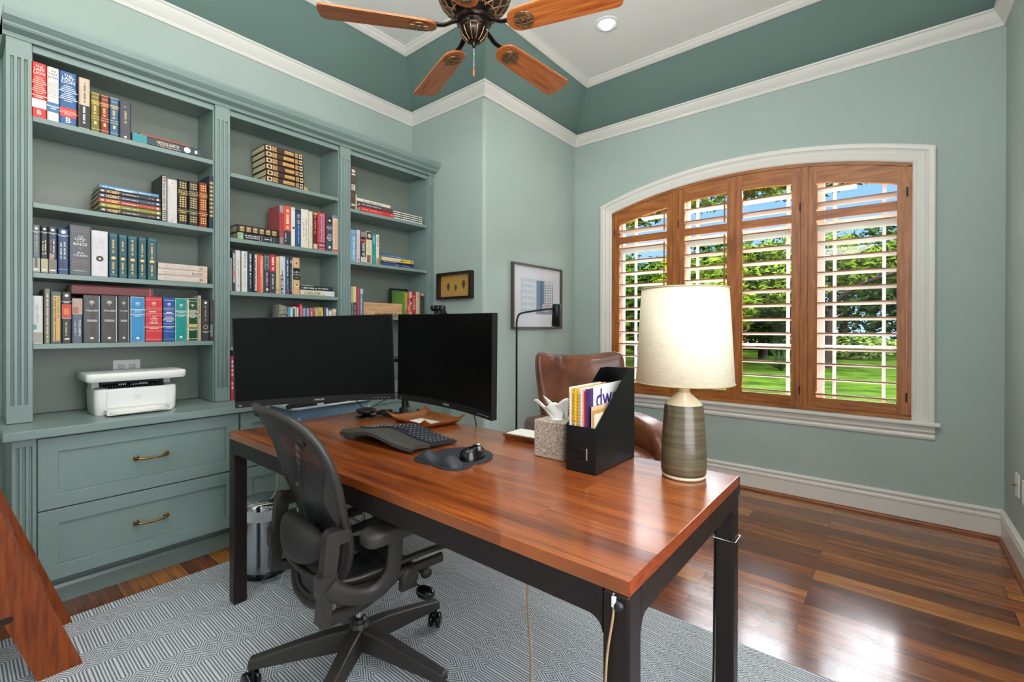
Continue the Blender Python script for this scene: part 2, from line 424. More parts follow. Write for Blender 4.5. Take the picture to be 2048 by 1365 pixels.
struct(m, 'ceiling')
m = MB(); sweep(m, POLY, [(0, 3.04), (.010, 3.04), (.015, 3.050), (.015, 3.060), (.022, 3.068), (.034, 3.084), (.046, 3.104), (.050, 3.112), (.050, 3.121), (.060, 3.126), (.062, 3.136), (.0, 3.142)], M_trim, closed=True)
struct(m, 'trim_1')
m = MB(); sweep(m, inn, [(-.045, 3.412), (-.038, 3.405), (-.028, 3.409), (-.010, 3.420), (.004, 3.435), (.012, 3.437), (.012, 3.450)], M_trim, closed=True)
struct(m, 'trim_2')
BP = [(Xl, Yr), (Xw, Yr), (Xw, Yc), (Xc, Yc), (Xc, 2.78)]
m = MB(); sweep(m, BP, [(0, 0), (.014, 0), (.014, .118), (.019, .123), (.019, .135), (.013, .143), (.013, .152), (.021, .160), (.021, .168), (.010, .178), (0, .178)], M_trim)
struct(m, 'baseboard_1')
m = MB(); sweep(m, BP, [(.014, 0), (.034, 0), (.033, .008), (.029, .015), (.022, .019), (.014, .020)], M_shoe)
struct(m, 'trim_3')

# window 1: casing, sill, sashes
win = empty('window_1', (0, 0, 0), kind='structure')
def casing_sweep(m, prof, hw_o, hw_i, peak_o, peak_i, Ro, Ri, z0, mt, nn=40):
    def path(hw, pk, Rr):
        P = [(YC0+hw, z0)]
        for i in range(nn): a = hw-2*hw*i/(nn-1); P.append((YC0+a, arch_z(a, Rr, pk)))
        P.append((YC0-hw, z0)); return P
    O, I = path(hw_o, peak_o, Ro), path(hw_i, peak_i, Ri); k = len(prof); vs = []
    for o, i in zip(O, I):
        for t, d in prof: vs.append((Xw-d, o[0]+(i[0]-o[0])*t, o[1]+(i[1]-o[1])*t))
    m.add(vs, [(i*k+j, i*k+j+1, (i+1)*k+j+1, (i+1)*k+j) for i in range(len(O)-1) for j in range(k-1)], mt)
m = MB(); casing_sweep(m, [(0, 0), (0, .030), (.08, .032), (.26, .030), (.30, .024), (.40, .018), (.48, .022), (.52, .022), (.80, .012), (.86, .015), (.94, .012), (1, .006), (1, -.03)], 1.177, 1.068, 2.593, 2.481, 3.74, 3.70, .655, M_trim)
m.build('window_casing', win)
m = MB(); m.box((Xw-.048, YC0-1.205, .632), (Xw+.02, YC0+1.205, .656), M_trim, ch=.006)
m.build('window_sill', win)
m = MB(); m.prism([(Xw, .545), (Xw-.012, .545), (Xw-.016, .56), (Xw-.010, .575), (Xw-.022, .592), (Xw-.022, .604), (Xw-.028, .632), (Xw, .632)], 'y', 0, 1, M_trim)
m.v = [(x, YC0-1.18+y*2.36, z) for x, y, z in m.v]
m.build('window_apron', win)
XG = 4.075
m = MB()
def bar(y0, y1, z0, z1, x0=XG-.02, x1=XG+.025): m.box((x0, y0, z0), (x1, y1, z1), M_trim)
for a, b in ((-1.09, -1.00), (-.585, -.50), (.39, .43), (1.0, 1.09), (-.362, -.344)): bar(YC0+a, YC0+b, .66, 2.36 if abs(a) > .9 else 2.44)
for y in (.318, .038, 1.285, 1.845): bar(y-.010, y+.010, .702, 2.42, XG-.008, XG+.008)
bar(YC0-1.088, YC0+1.088, .64, .70, XG-.018, XG+.023); bar(YC0-1.088, YC0+1.088, 1.955, 2.03, XG-.018, XG+.023)
for z in (1.12, 1.54): bar(YC0-1.05, YC0+1.05, z-.009, z+.009, XG-.0065, XG+.0065)
m.build('window_sash', win)
m = MB(); pts = [(YC0-1.06, .68)]+[(YC0+a, arch_z(a, 3.7, 2.47)) for a in [-1.06+2.12*i/20 for i in range(21)]][::1]+[(YC0+1.06, .68)]
m.prism(pts, 'x', XG-.001, XG+.002, M_glass); m.build('pane', win)

# plantation shutters (three posts, four hinged panels)
M_louv = mat('louver_lit_wood', 'e6e0da', rough=.45)  # wood louvers coloured pale, bright outdoor light painted into them
M_hinge = mat('hinge_bronze', '3a332c', rough=.45, metal=.8)
sh = empty('shutter_frame', (0, 0, 0), label='stained wood frame that holds the four louvered shutters in the arched window', cat='window frame')
XS0, XS1 = Xw-.004, Xw+.028
def topz(dy, drop): return arch_z(dy, 3.70, 2.483)-drop
def arched_rail(m, a, b, lo, hi, x0, x1, mt, nn=10):
    for i in range(nn):
        p, q = a+(b-a)*i/nn, a+(b-a)*(i+1)/nn
        m.prism([(YC0+p, topz(p, lo)), (YC0+q, topz(q, lo)), (YC0+q, topz(q, hi)), (YC0+p, topz(p, hi))], 'x', x0, x1, mt)
m = MB(); arched_rail(m, -1.066, 1.066, .026, .002, XS0, XS1+.01, M_shut_h, 32)
m.box((XS0, YC0-1.066, .658), (XS1+.01, YC0+1.066, .684), M_shut_h)
for s_ in (-1, 1): m.prism([(YC0+s_*1.066, .68), (YC0+s_*1.044, .68), (YC0+s_*1.044, topz(1.044, .02)), (YC0+s_*1.066, topz(1.066, .02))], 'x', XS0, XS1+.01, M_shut)
m.build('frame', sh)
for s_ in (-1, 1):
    m = MB(); m.box((XS0, YC0+s_*.4715-.0235, .684), (XS1, YC0+s_*.4715+.0235, topz(.47, .026)), M_shut); m.build('post', sh, bevel=.002)
def louver(yw, z, L_, tilt=11, wd=.088):
    m = MB(); el = [(.5*wd*math.cos(a), .0055*math.sin(a)) for a in [2*PI*i/14 for i in range(14)]]
    c, s = math.cos(R(tilt)), math.sin(R(tilt))
    P = [(Xw+.012-(u*c-v*s), z+(u*s+v*c)) for u, v in el]
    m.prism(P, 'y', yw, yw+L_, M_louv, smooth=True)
    m.prism([(Xw+.012-.5*wd*c-.001, z+.5*wd*s-.0045), (Xw+.012-.5*wd*c+.004, z+.5*wd*s-.0045), (Xw+.012-.5*wd*c+.004, z+.5*wd*s+.0045), (Xw+.012-.5*wd*c-.001, z+.5*wd*s+.0045)], 'y', yw, yw+L_, M_shut_h)
    return m
for k, (p0, p1, o0, o1, place) in enumerate(((-1.042, -.497, -.992, -.545, 'wide louvered wood shutter at the southern end of the arched window'),
        (-.446, -.0004, -.392, -.055, 'narrow louvered wood shutter beside the widest unobstructed pane, seen over the lamp'),
        (.0004, .446, .055, .392, 'narrow louvered wood shutter behind the top of the lampshade'),
        (.497, 1.042, .545, .992, 'wide louvered wood shutter in the far end of the arched window'))):
    lab = ['wide louvered wood shutter nearest the corner with the wall sockets', 'narrow louvered wood shutter, fully in view just beside the table lamp',
           'narrow louvered wood shutter partly hidden behind the lampshade', 'wide louvered wood shutter above the leather armchair'][k]
    t = empty('window_shutter', (0, 0, 0), label=lab, cat='shutter', group=None)
    m = MB()
    for a, b in ((p0, o0), (o1, p1)):
        m.prism([(YC0+a, .686), (YC0+b, .686), (YC0+b, topz(b, .029)), (YC0+a, topz(a, .029))], 'x', XS0+.001, XS1-.002, M_shut)
    m.build('stile', t, bevel=.0015)
    m = MB(); arched_rail(m, o0, o1, .145, .029, XS0+.001, XS1-.002, M_shut_h); m.build('top_rail', t)
    m = MB(); m.box((XS0+.001, YC0+o0, .686), (XS1-.002, YC0+o1, .752), M_shut_h); m.build('bottom_rail', t, bevel=.0015)
    m = MB(); m.box((XS0+.001, YC0+o0, 2.03), (XS1-.002, YC0+o1, 2.092), M_shut_h); m.build('middle_rail', t, bevel=.0015)
    for i in range(12):
        z = .79+.1082*i-.015
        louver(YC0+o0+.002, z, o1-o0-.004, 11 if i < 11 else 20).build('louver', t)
    for z in (2.135, 2.235, 2.33):
        lo_, hi_ = o0, o1
        # keep louvers under the arch
        d = max(0, 3.70**2-(z+.02-(2.483-.145)+3.70)**2) ** .5
        lo2, hi2 = max(lo_, -d), min(hi_, d)
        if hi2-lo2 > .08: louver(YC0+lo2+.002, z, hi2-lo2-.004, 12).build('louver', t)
    m = MB(); yt = YC0+(o0+.012 if k >= 2 else o1-.006)
    m.box((Xw-.034, yt-.005, .80), (Xw-.028, yt+.005, 2.0), M_shut); m.box((Xw-.034, yt-.005, 2.10), (Xw-.028, yt+.005, 2.27), M_shut); m.build('tilt_rod', t)
    hy = YC0+(p0 if k in (0, ) else p1 if k == 3 else (p0 if k == 1 else p1))
    for z in (.80, 2.14):
        m = MB(); m.tube([(XS0-.003, hy, z-.03), (XS0-.003, hy, z+.03)], .0045, M_hinge, 8); m.build('hinge', t)

# ---------------------------------------------------------------- outdoors
M_lawn = mat('lawn_grass', '0f1a05', rough=1, color2='1f2c08', vscale=1.6, bump=.8, bscale=60, spec=0)
M_mulch = mat('leaf_mulch', '3a2c1e', rough=1, var=.35, vscale=9, bump=.6, bscale=30, spec=.1)
M_bark = mat('tree_bark', '17110c', rough=.95, var=.4, vscale=5, stretch=(4, 4, .8), bump=1, bscale=18, spec=.1)
M_leaf = [mat('leaf_'+c, c, rough=.7, color2=d, vscale=1.2, spec=.0) for c, d in (('0e1a05', '22330a'), ('0d170a', '1b280e'), ('1e2a09', '3a4610'), ('2b3616', '465424'))]
m = MB(); m.grid(lambda u, v: (4.14+u*70, -35+v*90, -.2-.0*u+.12*math.sin(u*9)*math.sin(v*14)*u), 40, 40, M_lawn)
tag(m.build('lawn'), 'mown green lawn beyond the window', 'lawn', kind='structure')
m = MB(); m.grid(lambda u, v: (34+u*14+1.5*math.sin(v*19), -14+v*44, -.05+.30*math.sin(PI*u)), 12, 50, M_mulch)
tag(m.build('mulch_bed'), 'brown leaf litter under the far trees', 'mulch', kind='stuff')
rng = np.random.default_rng(5)
def crown(m, blobs, n, size, mt):
    """leaf sprays scattered near the surface of ellipsoid clumps"""
    tot = sum(b[3]*b[4] for b in blobs); V = []; F = []
    for cx, cyy, cz, rx, rz in blobs:
        k = int(n*rx*rz/tot)
        d = rng.normal(size=(k, 3)); d /= np.linalg.norm(d, axis=1)[:, None]
        rr = .55+.5*rng.random(k)**.6
        P = np.array([cx, cyy, cz])+d*rr[:, None]*np.array([rx, rx, rz])
        a = rng.normal(size=(k, 3)); a[:, 2] *= .5; a /= np.linalg.norm(a, axis=1)[:, None]
        b = np.cross(a, rng.normal(size=(k, 3))); b /= np.linalg.norm(b, axis=1)[:, None]
        s_ = size*(.6+.8*rng.random(k))[:, None]
        q = np.stack([P-a*s_, P+b*s_*.35, P+a*s_, P-b*s_*.35], 1)
        base = len(V)
        for i in range(k):
            V += [tuple(x) for x in q[i]]; F.append((base+4*i, base+4*i+1, base+4*i+2, base+4*i+3))
    m.add(V, F, mt)
def tree(name, x, y, h, blobs, n, size, mt, tr, label, lean=0, branches=(), group=None):
    t = empty(name, (x, y, -.2), label=label, cat='tree', group=group)
    m = MB(); top = Vector((lean, lean*.3, h*.62))
    m.tube(smooth_path([(0, 0, -.05), (lean*.15, .05*tr, h*.2), (lean*.6, -.3*tr, h*.42), top], 5), [tr*(1-.6*i/15) for i in range(16)], M_bark, 10)
    for b in branches: m.tube(smooth_path(b, 5), [tr*.5*(1-.7*i/(5*(len(b)-1))) for i in range(5*(len(b)-1)+1)], M_bark, 7)
    m.build('trunk', t)
    m = MB(); crown(m, blobs, n, size, mt); m.build('crown', t)
    return t
tree('cedar_tree', 20.6, 1.75, 6.2, [(1.0, -1.0, 3.6, 1.5, .8), (-.8, 1.9, 3.0, 1.9, .9), (.6, .9, 4.4, 2.0, .7), (-1.2, 3.3, 2.2, 1.3, .8), (1.2, -2.3, 4.0, 1.5, .6), (.3, 2.9, 4.1, 1.6, .7)], 12000, .12, M_leaf[2], .22,
     'cedar with dark leaning trunk and forked limb on the lawn', .5,
     [[(.1, 0, 2.3), (-.2, -.9, 3.0), (-.3, -2.2, 3.5), (-.2, -3.3, 4.2)], [(.2, 0, 2.0), (.0, .9, 3.0), (0, 2.2, 3.7)]])
k = 0
for x, y, rr, hh, c in ((17.5, 5.4, 1.9, 4.6, 2), (18.5, 8.3, 2.1, 4.9, 0), (24, 4.6, 2.2, 5.4, 0), (26, 8.6, 2.6, 6.2, 1), (25, 12.5, 2.6, 6.0, 0), (31, 2.0, 3.0, 7.3, 1), (33, 6.0, 3.1, 7.6, 0), (34, 10.8, 3.2, 8.0, 1), (35, 16, 3.4, 8.2, 0), (32, -2.4, 3.0, 7.2, 0), (40, 21, 3.8, 9, 1)):
    lab = ['yellow-green cedar spreading low over the lawn beside the dark trunk', 'bushy evergreen in front of the tree line, seen through the far shutter',
           'green evergreen in the gap behind the forked cedar', 'tall dark evergreen behind the middle shutters', 'dense evergreen seen at the far end of the window',
           'dark shade tree behind the cedar trunk', 'broad evergreen in the back tree line behind the middle shutter', 'tall evergreen in the back tree line behind the lampshade',
           'rounded evergreen at the far end of the back tree line', 'evergreen at the near end of the back tree line', 'most distant dark tree beyond the far shutter'][k]
    bl = [(rng.normal()*rr*.45, rng.normal()*rr*.45, hh*(.28+.50*i/7), rr*(.85-.35*i/7), hh*.16) for i in range(8)]
    tree('evergreen_tree', x, y, hh, bl, 6500 if x < 30 else 5500, .085+.0035*x, M_leaf[c], .12+.004*x, lab, rng.normal()*.3, group=None); k += 1
# overhanging boughs of a tall tree close to the house
tree('overhanging_tree', 11.5, 9.6, 9.0, [(-1.0, -1.2, 4.75, 1.5, .45), (-.6, -3.9, 4.45, 1.5, .40), (-1.2, -6.2, 4.45, 1.4, .36), (-.6, -8.2, 4.5, 1.2, .34)], 7500, .085, M_leaf[2], .25,
     'tall tree whose leafy boughs hang across the top panes', 0, [[(0, 0, 3.6), (-.6, -2.5, 4.6), (-.9, -5.5, 4.6), (-.5, -8.6, 4.5)]])
def shrub(x, y, r_, h_, mt, lab, n=900, size=.10):
    t = empty('shrub', (x, y, -.2), label=lab, cat='shrub')
    m = MB(); crown(m, [(0, 0, h_*.5, r_, h_*.5), (r_*.4, r_*.3, h_*.4, r_*.7, h_*.4)], n, size, mt); m.build('foliage', t)
    m = MB()
    for i in range(5): a = i*1.3; m.tube([(0, 0, -.02), (r_*.3*math.cos(a), r_*.3*math.sin(a), h_*.6)], .02, M_bark, 6)
    m.build('stem', t)
shrub(27.5, 1.2, 1.5, 1.15, M_leaf[3], 'pale yellow-green low shrub behind the cedar trunk', 1600, .14)
shrub(28, 4.4, 1.2, 1.2, M_leaf[1], 'dark low shrub at the foot of the tree line', 900, .14)
t = empty('yucca', (18.2, 2.9, -.2), label='spiky blue-green yucca clump on the lawn', cat='yucca')
for i in range(34):
    a = rng.random()*2*PI; e = R(25+60*rng.random()); L_ = .75+.3*rng.random(); m = MB()
    d = Vector((math.cos(a)*math.cos(e), math.sin(a)*math.cos(e), math.sin(e))); sd = Vector((-math.sin(a), math.cos(a), 0))*.022
    m.add([tuple(-sd), tuple(sd), tuple(d*L_*.6+sd*.8), tuple(d*L_+Vector((0, 0, -.05))), tuple(d*L_*.6-sd*.8)], [(0, 1, 2, 3, 4)], M_leaf[1]); m.build('leaf', t, solid=.004)
# ---------------------------------------------------------------- built-in bookcase
YS, YBK = 3.021, 3.296          # pilaster face, face of the back panel
PIL = [(.161, .240), (.977, 1.054), (1.761, 1.841), (2.572, 2.624)]
bk = empty('bookcase', (0, 0, 0), label='tall sage green built-in bookcase with fluted pilasters and cornice', cat='bookcase')
M_back = mat('cabinet_back_panel', '788177', rough=.4, spec=.5, var=.02, vscale=4)
def pilaster(parent, x0, x1, y, z0, z1, f0, f1, depth=.02):
    m = MB(); wd = x1-x0; pts = [(x0, y+depth), (x0, y)]
    for c in (.23, .5, .77):
        cx = x0+wd*c; r_ = wd*.075
        pts += [(cx+r_*math.cos(a), y+.009*math.sin(a)) for a in [PI-PI*i/8 for i in range(9)]]
    pts += [(x1, y), (x1, y+depth)]
    m.prism(pts, 'z', f0, f1, M_cab); m.box((x0, y, z0), (x1, y+depth, f0), M_cab); m.box((x0, y, f1), (x1, y+depth, z1), M_cab)
    m.build('pilaster', parent)
for x0, x1 in PIL: pilaster(bk, x0, x1, YS, .818, 2.538, .897, 2.457)
for x0, x1 in PIL:
    m = MB(); a, b = (x0+.002, x1+.004) if x0 < .9 else (x0-.006, x1+.006) if x0 < 2.5 else (x0-.006, 2.628)
    m.box((a, YS+.02, .818), (b, YBK+.01, 2.54), M_cab); m.build('partition', bk)
m = MB(); m.box((.163, YBK, .818), (2.628, Yb-.002, 2.6), M_back); m.build('back_panel', bk)
SH = [(.244, .971, (2.215, 1.821, 1.500, 1.171)), (1.060, 1.755, (2.170, 1.784, 1.466, 1.136)), (1.847, 2.566, (2.115, 1.735, 1.335))]
for x0, x1, zs in SH:
    for z in zs:
        m = MB(); m.box((x0, YS+.012, z-.024), (x1, YBK, z), M_cab); m.build('shelf', bk, bevel=.0015)
    m = MB(); m.box((x0, YS+.012, 2.505), (x1, YS+.03, 2.53), M_cab); m.box((x0, YS+.02, 2.530), (x1, YBK, 2.55), M_cab); m.build('head_rail', bk)
m = MB()
sweep(m, [(2.629, YS+.004), (.150, YS+.004)][::-1], [(-d, z) for d, z in [(0, 2.538), (.010, 2.538), (.012, 2.556), (.050, 2.566), (.056, 2.574), (.056, 2.580), (.064, 2.586), (.082, 2.600), (.092, 2.622), (.094, 2.634), (-.28, 2.640)]], M_cab)
# return of the cornice on the open (left) end
m.box((.150, YS+.004, 2.538), (.162, Yb-.002, 2.63), M_cab)
m.build('cornice', bk)

# ---------------------------------------------------------------- worktop and base cabinets
m = MB(); m.box((.137, 2.781, .778), (2.626, Yb-.003, .815), M_cab)
tag(m.build('countertop', bevel=.003), 'long sage green painted counter that carries the bookcase and printer', 'countertop')
def shaker(parent, x0, x1, z0, z1, y, zh):
    d = empty('drawer', (0, 0, 0)); d.parent = parent; fw = .063
    m = MB(); t = .02
    for a, b, c, e in ((x0, x1, z0, z0+fw), (x0, x1, z1-fw, z1)): m.box((a, y, c), (b, y+t, e), M_cab)
    for a, b in ((x0, x0+fw), (x1-fw, x1)): m.box((a, y, z0+fw), (b, y+t, z1-fw), M_cab)
    m.box((x0+fw, y+.009, z0+fw), (x1-fw, y+t, z1-fw), M_cab)
    m.build('drawer_front', d, bevel=.0015)
    xc = (x0+x1)/2; m = MB()
    m.tube(smooth_path([(xc-.060, y-.002, zh), (xc-.058, y-.022, zh), (xc-.04, y-.028, zh-.002), (xc, y-.030, zh-.004), (xc+.04, y-.028, zh-.002), (xc+.058, y-.022, zh), (xc+.060, y-.002, zh)], 5),
           [.0075]*3+[.0055]*10+[.0048]*5+[.0055]*10+[.0075]*3, M_brass, 10)
    for s_ in (-1, 1):
        m.lathe([(.0, -.001), (.011, .0), (.012, .004), (.008, .007), (0, .008)], M_brass, M=Matrix.Translation((xc+s_*.060, y-.0005, zh)) @ Matrix.Rotation(R(90), 4, 'X'), seg=16)
    m.build('handle', d)
for i, (x0, x1) in enumerate(((.165, 1.028), (1.031, 1.826), (1.829, 2.624))):
    c = empty('base_cabinet', (0, 0, 0), label=['sage green drawer cabinet under the printer, with a fluted end post', 'sage green drawer cabinet behind the desk legs and waste bin', 'sage green drawer cabinet in the corner behind the monitors'][i], cat='cabinet')
    m = MB(); m.box((x0, 2.832, .15), (x1, Yb-.003, .7765), M_cab)
    m.box((x0, 2.925, .0), (x1, Yb-.003, .15), M_cab); m.build('carcass', c)
    m = MB(); m.prism([(2.906, 0), (2.906, .068), (2.912, .082), (2.9245, .088), (2.9245, 0)], 'x', x0, x1, M_cab); m.build('plinth', c)
    dx0, dx1 = (.240, 1.024) if i == 0 else (x0+.004, x1-.004)
    if i == 0:
        pilaster(c, .165, .235, 2.812, .15, .7765, .20, .745, .019)
    shaker(c, dx0, dx1, .459, .768, 2.811, .618); shaker(c, dx0, dx1, .147, .453, 2.811, .306)

# ---------------------------------------------------------------- books
GROUPS = {}
def decor(m, W, H, y, deco, M, ink):
    """deco in spine coordinates: u across (0..1), v up (0..1); drawn just in front of the spine at y"""
    def quad(u0, u1, v0, v1, mt, dy=0):
        m.add([(u0*W, y-dy, v0*H), (u1*W, y-dy, v0*H), (u1*W, y-dy, v1*H), (u0*W, y-dy, v1*H)], [(0, 1, 2, 3)], mt, M=M)
    for i, d in enumerate(deco):
        k = d[0]; dy = .0002+.00012*i
        if k == 'b': u0, u1 = (d[4], d[5]) if len(d) > 4 else (0.01, .99); quad(u0, u1, d[1], d[2], inkm(d[3]), dy)
        elif k == 'h':   # horizontal word centred at v, width fraction
            wf = d[3]; mt = inkm(d[4]); v_, f_, asp = text_geo(d[1], .01); ww = W*wf; hh = min(ww/asp, W*.5)
            m.text(d[1], M @ Matrix.Translation(((W-ww)/2, y-dy-.0002, d[2]*H-hh/2)) @ Matrix.Rotation(R(90), 4, 'X'), ww, hh, mt, fit=True)
        elif k == 'v':   # word running down the spine from v1 to v0
            uc = d[5] if len(d) > 5 else .5; th = d[6] if len(d) > 6 else .42
            L_ = (d[3]-d[2])*H; v_, f_, asp = text_geo(d[1], .015); hh = min(W*th, L_/asp*1.6); 
            Mt = M @ Matrix.Translation((W*uc-hh/2, y-dy-.0002, d[3]*H)) @ Matrix.Rotation(R(90), 4, 'X') @ Matrix.Rotation(R(-90), 4, 'Z')
            m.text(d[1], Mt, L_, hh, inkm(d[4]), fit=True)
        elif k == 's':   # fine rules / illegible lines
            n = d[3]
            for j in range(n):
                v0 = d[1]+(d[2]-d[1])*j/n; ww = .25+.1*((j*7) % 4)
                quad(.5-ww, .5+ww, v0, v0+(d[2]-d[1])/n*.42, inkm(d[4]), dy)
        elif k == 'l':   # illegible line of lettering down the spine
            n = d[3]; uc = d[5] if len(d) > 5 else .5; tw = d[6] if len(d) > 6 else .16
            for j in range(n):
                if (j*5) % 7 == 3: continue
                v0 = d[1]+(d[2]-d[1])*j/n
                quad(uc-tw, uc+tw*(.4+.6*((j*3) % 3 > 0)), v0, v0+(d[2]-d[1])/n*.6, inkm(d[4]), dy)
        elif k == 'd':   # disc
            r_ = d[2]*W; n = 20
            m.add([(d[4]*W if len(d) > 4 else W*.5, 0, 0)][:0]+[(W*.5+r_*math.cos(2*PI*j/n), y-dy, d[1]*H+r_*math.sin(2*PI*j/n)) for j in range(n)], [tuple(range(n))], inkm(d[3]), M=M)
        elif k == 'e':   # branching emblem: stem with curling arms
            c = d[3]; vc = d[1]*H; s_ = d[2]*W; mt = inkm(c)
            def st(a, b, w_=.07):
                a = Vector(a)*s_; b = Vector(b)*s_; t_ = (b-a); nn = Vector((-t_.y, t_.x)).normalized()*w_*s_*.5
                m.add([(W/2+p.x, y-dy, vc+p.y) for p in (a-nn, b-nn, b+nn, a+nn)], [(0, 1, 2, 3)], mt, M=M)
            st((0, -.5), (0, .5)); st((-.32, .1), (.32, .1))
            for q in (-1, 1):
                st((0, .1), (q*.25, .38)); st((q*.25, .38), (q*.38, .25)); st((0, .1), (q*.3, -.12)); st((q*.3, -.12), (q*.36, .02))
            st((0, -.5), (-.16, -.42)); st((-.1, .3), (.1, .3))
        elif k == 'o':   # gilt ornament panel: ring of lozenges
            n = d[4]; c = inkm(d[3])
            for j in range(n):
                vc = (d[1]+(d[2]-d[1])*(j+.5)/n)*H; hh = (d[2]-d[1])*H/n*.42
                for uu, ww in ((.5, .16), (.24, .10), (.76, .10)):
                    m.add([(W*(uu-ww), y-dy, vc), (W*uu, y-dy, vc-hh), (W*(uu+ww), y-dy, vc), (W*uu, y-dy, vc+hh)], [(0, 1, 2, 3)], c, M=M)
INK = {'w': 'ece8df', 'g': 'd4ac5c', 'k': '16161a', 'r': 'c52a26', 'n': '223a5e', 't': '1f7f84', 'y': 'd9c254'}
def inkm(c):
    if c == 'g': return M_gold
    return cov(INK.get(c, c))
def make_book(name, W, H, D, color, deco=(), style='hard', side=None):
    """local frame: spine faces -y at y=0, width W along x, height H along z; returns the root"""
    t = empty(name, (0, 0, 0)); c = cov(color, .3 if style == 'slip' else .45); m = MB(); e = .0025 if W > .012 else .0012; ch = min(.004, W*.2)
    if style in ('hard', 'paper'):
        m.prism([(ch, 0), (W-ch, 0), (W, ch), (W, D), (W-e, D), (W-e, ch+.002), (e, ch+.002), (e, D), (0, D), (0, ch)], 'z', 0, H, c)
    else:
        m.box((0, .003, 0), (W, D, H), cov(side or color, .35)); m.box((.0025, 0, .0025), (W-.0025, .0035, H-.0025), c)
    decor(m, W, H, 0, deco, Matrix(), 'w')
    m.build('cover', t)
    if style in ('hard', 'paper'):
        q = .0035 if style == 'hard' else .0006; m = MB(); m.box((e, ch+.002, q), (W-e, D-q-.001, H-q), M_pages); m.build('page_block', t)
    return t
def stand(px0, px1, pyt, z, color, deco, lab, grp, shelfname, depth=.17, style='hard', y=None, name='book', side=None, cat='book', lean=0):
    y = YS+.016 if y is None else y
    a, b = at(px0, pyt, Y=y), at(px1, pyt, Y=y)
    W = b.x-a.x-.0006; H = a.z-z-.0008
    t = make_book(name, W, H, min(depth, YBK-.004-y), color, deco, style, side)
    t.location = (a.x, y, z+.0008)
    tag(t, lab+', '+shelfname, cat, grp)
    return t
LY = Matrix(((0, 0, -1, 0), (0, 1, 0, 0), (1, 0, 0, 0), (0, 0, 0, 1)))   # lying: width up, head to the left
def lie(x0, x1, z0, z1, color, deco, lab, grp, shelfname, depth=.17, style='hard', y=None, name='book', cat='book', side=None, rz=0):
    y = YS+.018 if y is None else y
    t = make_book(name, z1-z0-.0006, x1-x0, min(depth, YBK-.004-y), color, deco, style, side)
    t.matrix_world = Matrix.Translation((x1, y, z0+.0003)) @ Matrix.Rotation(rz, 4, 'Z') @ LY
    for ch in t.children:
        for i_, s_ in enumerate(ch.data.materials):
            if s_ == M_pages: ch.data.materials[i_] = M_pages
    tag(t, lab+', '+shelfname, cat, grp)
    return t
zA, zB, zC, zD = SH[0][2]
n1 = "left bay's top shelf"; g1 = 'books on the top shelf of the left bay'
lion = lambda c, b0, b1: [('h', 'THE', .93, .5, c), ('h', 'LAST', .875, .72, c), ('h', 'LION', .81, .78, c)]
stand(63.5, 93.6, 121.2, zA, 'cf2a26', [('b', .17, .33, 'e7e3da')]+lion('w', 0, 0)+[('s', .44, .76, 9, 'e9b5a8'), ('s', .36, .42, 2, 'w'), ('h', 'B', .09, .3, 'w')], 'thick red hardcover with big white title', g1, n1)
stand(94.6, 118.4, 131.8, zA, 'dcd9d3', [('b', .16, .34, '2f6f9c')]+lion('3a3a3a', 0, 0)+[('s', .44, .74, 8, 'b9b5ae'), ('s', .22, .30, 2, 'w')], 'white hardcover with a blue band low on the spine', g1, n1)
stand(119.5, 153.5, 139.7, zA, '2f5c93', [('b', .14, .31, 'd23a30')]+lion('w', 0, 0)+[('s', .44, .76, 9, 'cfd8e4'), ('s', .18, .27, 3, 'e9b5a8'), ('h', 'B', .08, .3, 'w')], 'wide blue hardcover with a red band', g1, n1)
stand(158, 180.5, 153.5, zA, 'c9b29c', [('b', 0.01, .46, '1c1b1d'), ('l', .52, .92, 18, 'k', .55, .12), ('l', .10, .44, 16, 'w', .5, .15)], 'worn beige and black paperback', g1, n1, .14, 'paper')
for px0, px1, pt, c, d in ((182, 200, 182.5, '6b6a2c', 'olive'), (201, 218.5, 188, '7c2a22', 'maroon'), (219.8, 237.8, 192.7, '2c5f82', 'steel blue')):
    stand(px0, px1, pt, zA, c, [('b', .70, .71, 'g'), ('b', .97, .98, 'g'), ('b', .38, .39, 'g'), ('b', .06, .07, 'g'), ('b', .32, .33, 'g'), ('h', 'KING', .88, .6, 'g'), ('s', .72, .80, 3, 'g'), ('l', .44, .66, 8, 'g', .5, .2), ('b', .18, .26, 'g', .35, .62)], d+' leatherette hardcover of the gilt-banded trio', g1, n1, .15)
stand(239.2, 262.5, 201, zA, '45434d', [('l', .42, .76, 9, 'c8b48a', .55, .14), ('d', .05, .12, 'w'), ('l', .84, .90, 2, '8a8a90')], 'speckled charcoal hardcover, last of those standing', g1, n1)
a = at(263.8, 279, Y=YS+.018).x; b = at(402, 279, Y=YS+.018).x
lie(a, b, zA+.0008, zA+.045, '30424a', [('b', .8, .99, '2f8f98'), ('v', 'MIDDLE-EARTH', .34, .66, 'e8cfae', .55, .45), ('l', .32, .66, 26, 'c9a58c', .22, .1), ('d', .215, .36, 'w'), ('b', .06, .10, 'w', .3, .7)], 'dark slate book lying flat, teal patch at its end', g1, n1)
lie(a+.035, b-.055, zA+.0455, zA+.058, 'a3553f', [], 'thin terracotta book resting on the slate one', g1, n1, .15, y=YS+.03)
n2 = "left bay's second shelf"; g2 = 'books on the second shelf of the left bay'
xs0, xs1 = at(199.5, 400, Y=YS+.018).x, at(322, 400, Y=YS+.018).x
hb = [('v', 'HOBBIT', .68, .88, 'g', .5, .62), ('l', .38, .64, 20, 'w', .5, .13), ('b', .92, .97, 'd0b8a8', .3, .7), ('b', .03, .07, 'w', .3, .7), ('l', .12, .22, 5, 'c9b08c', .5, .12)]
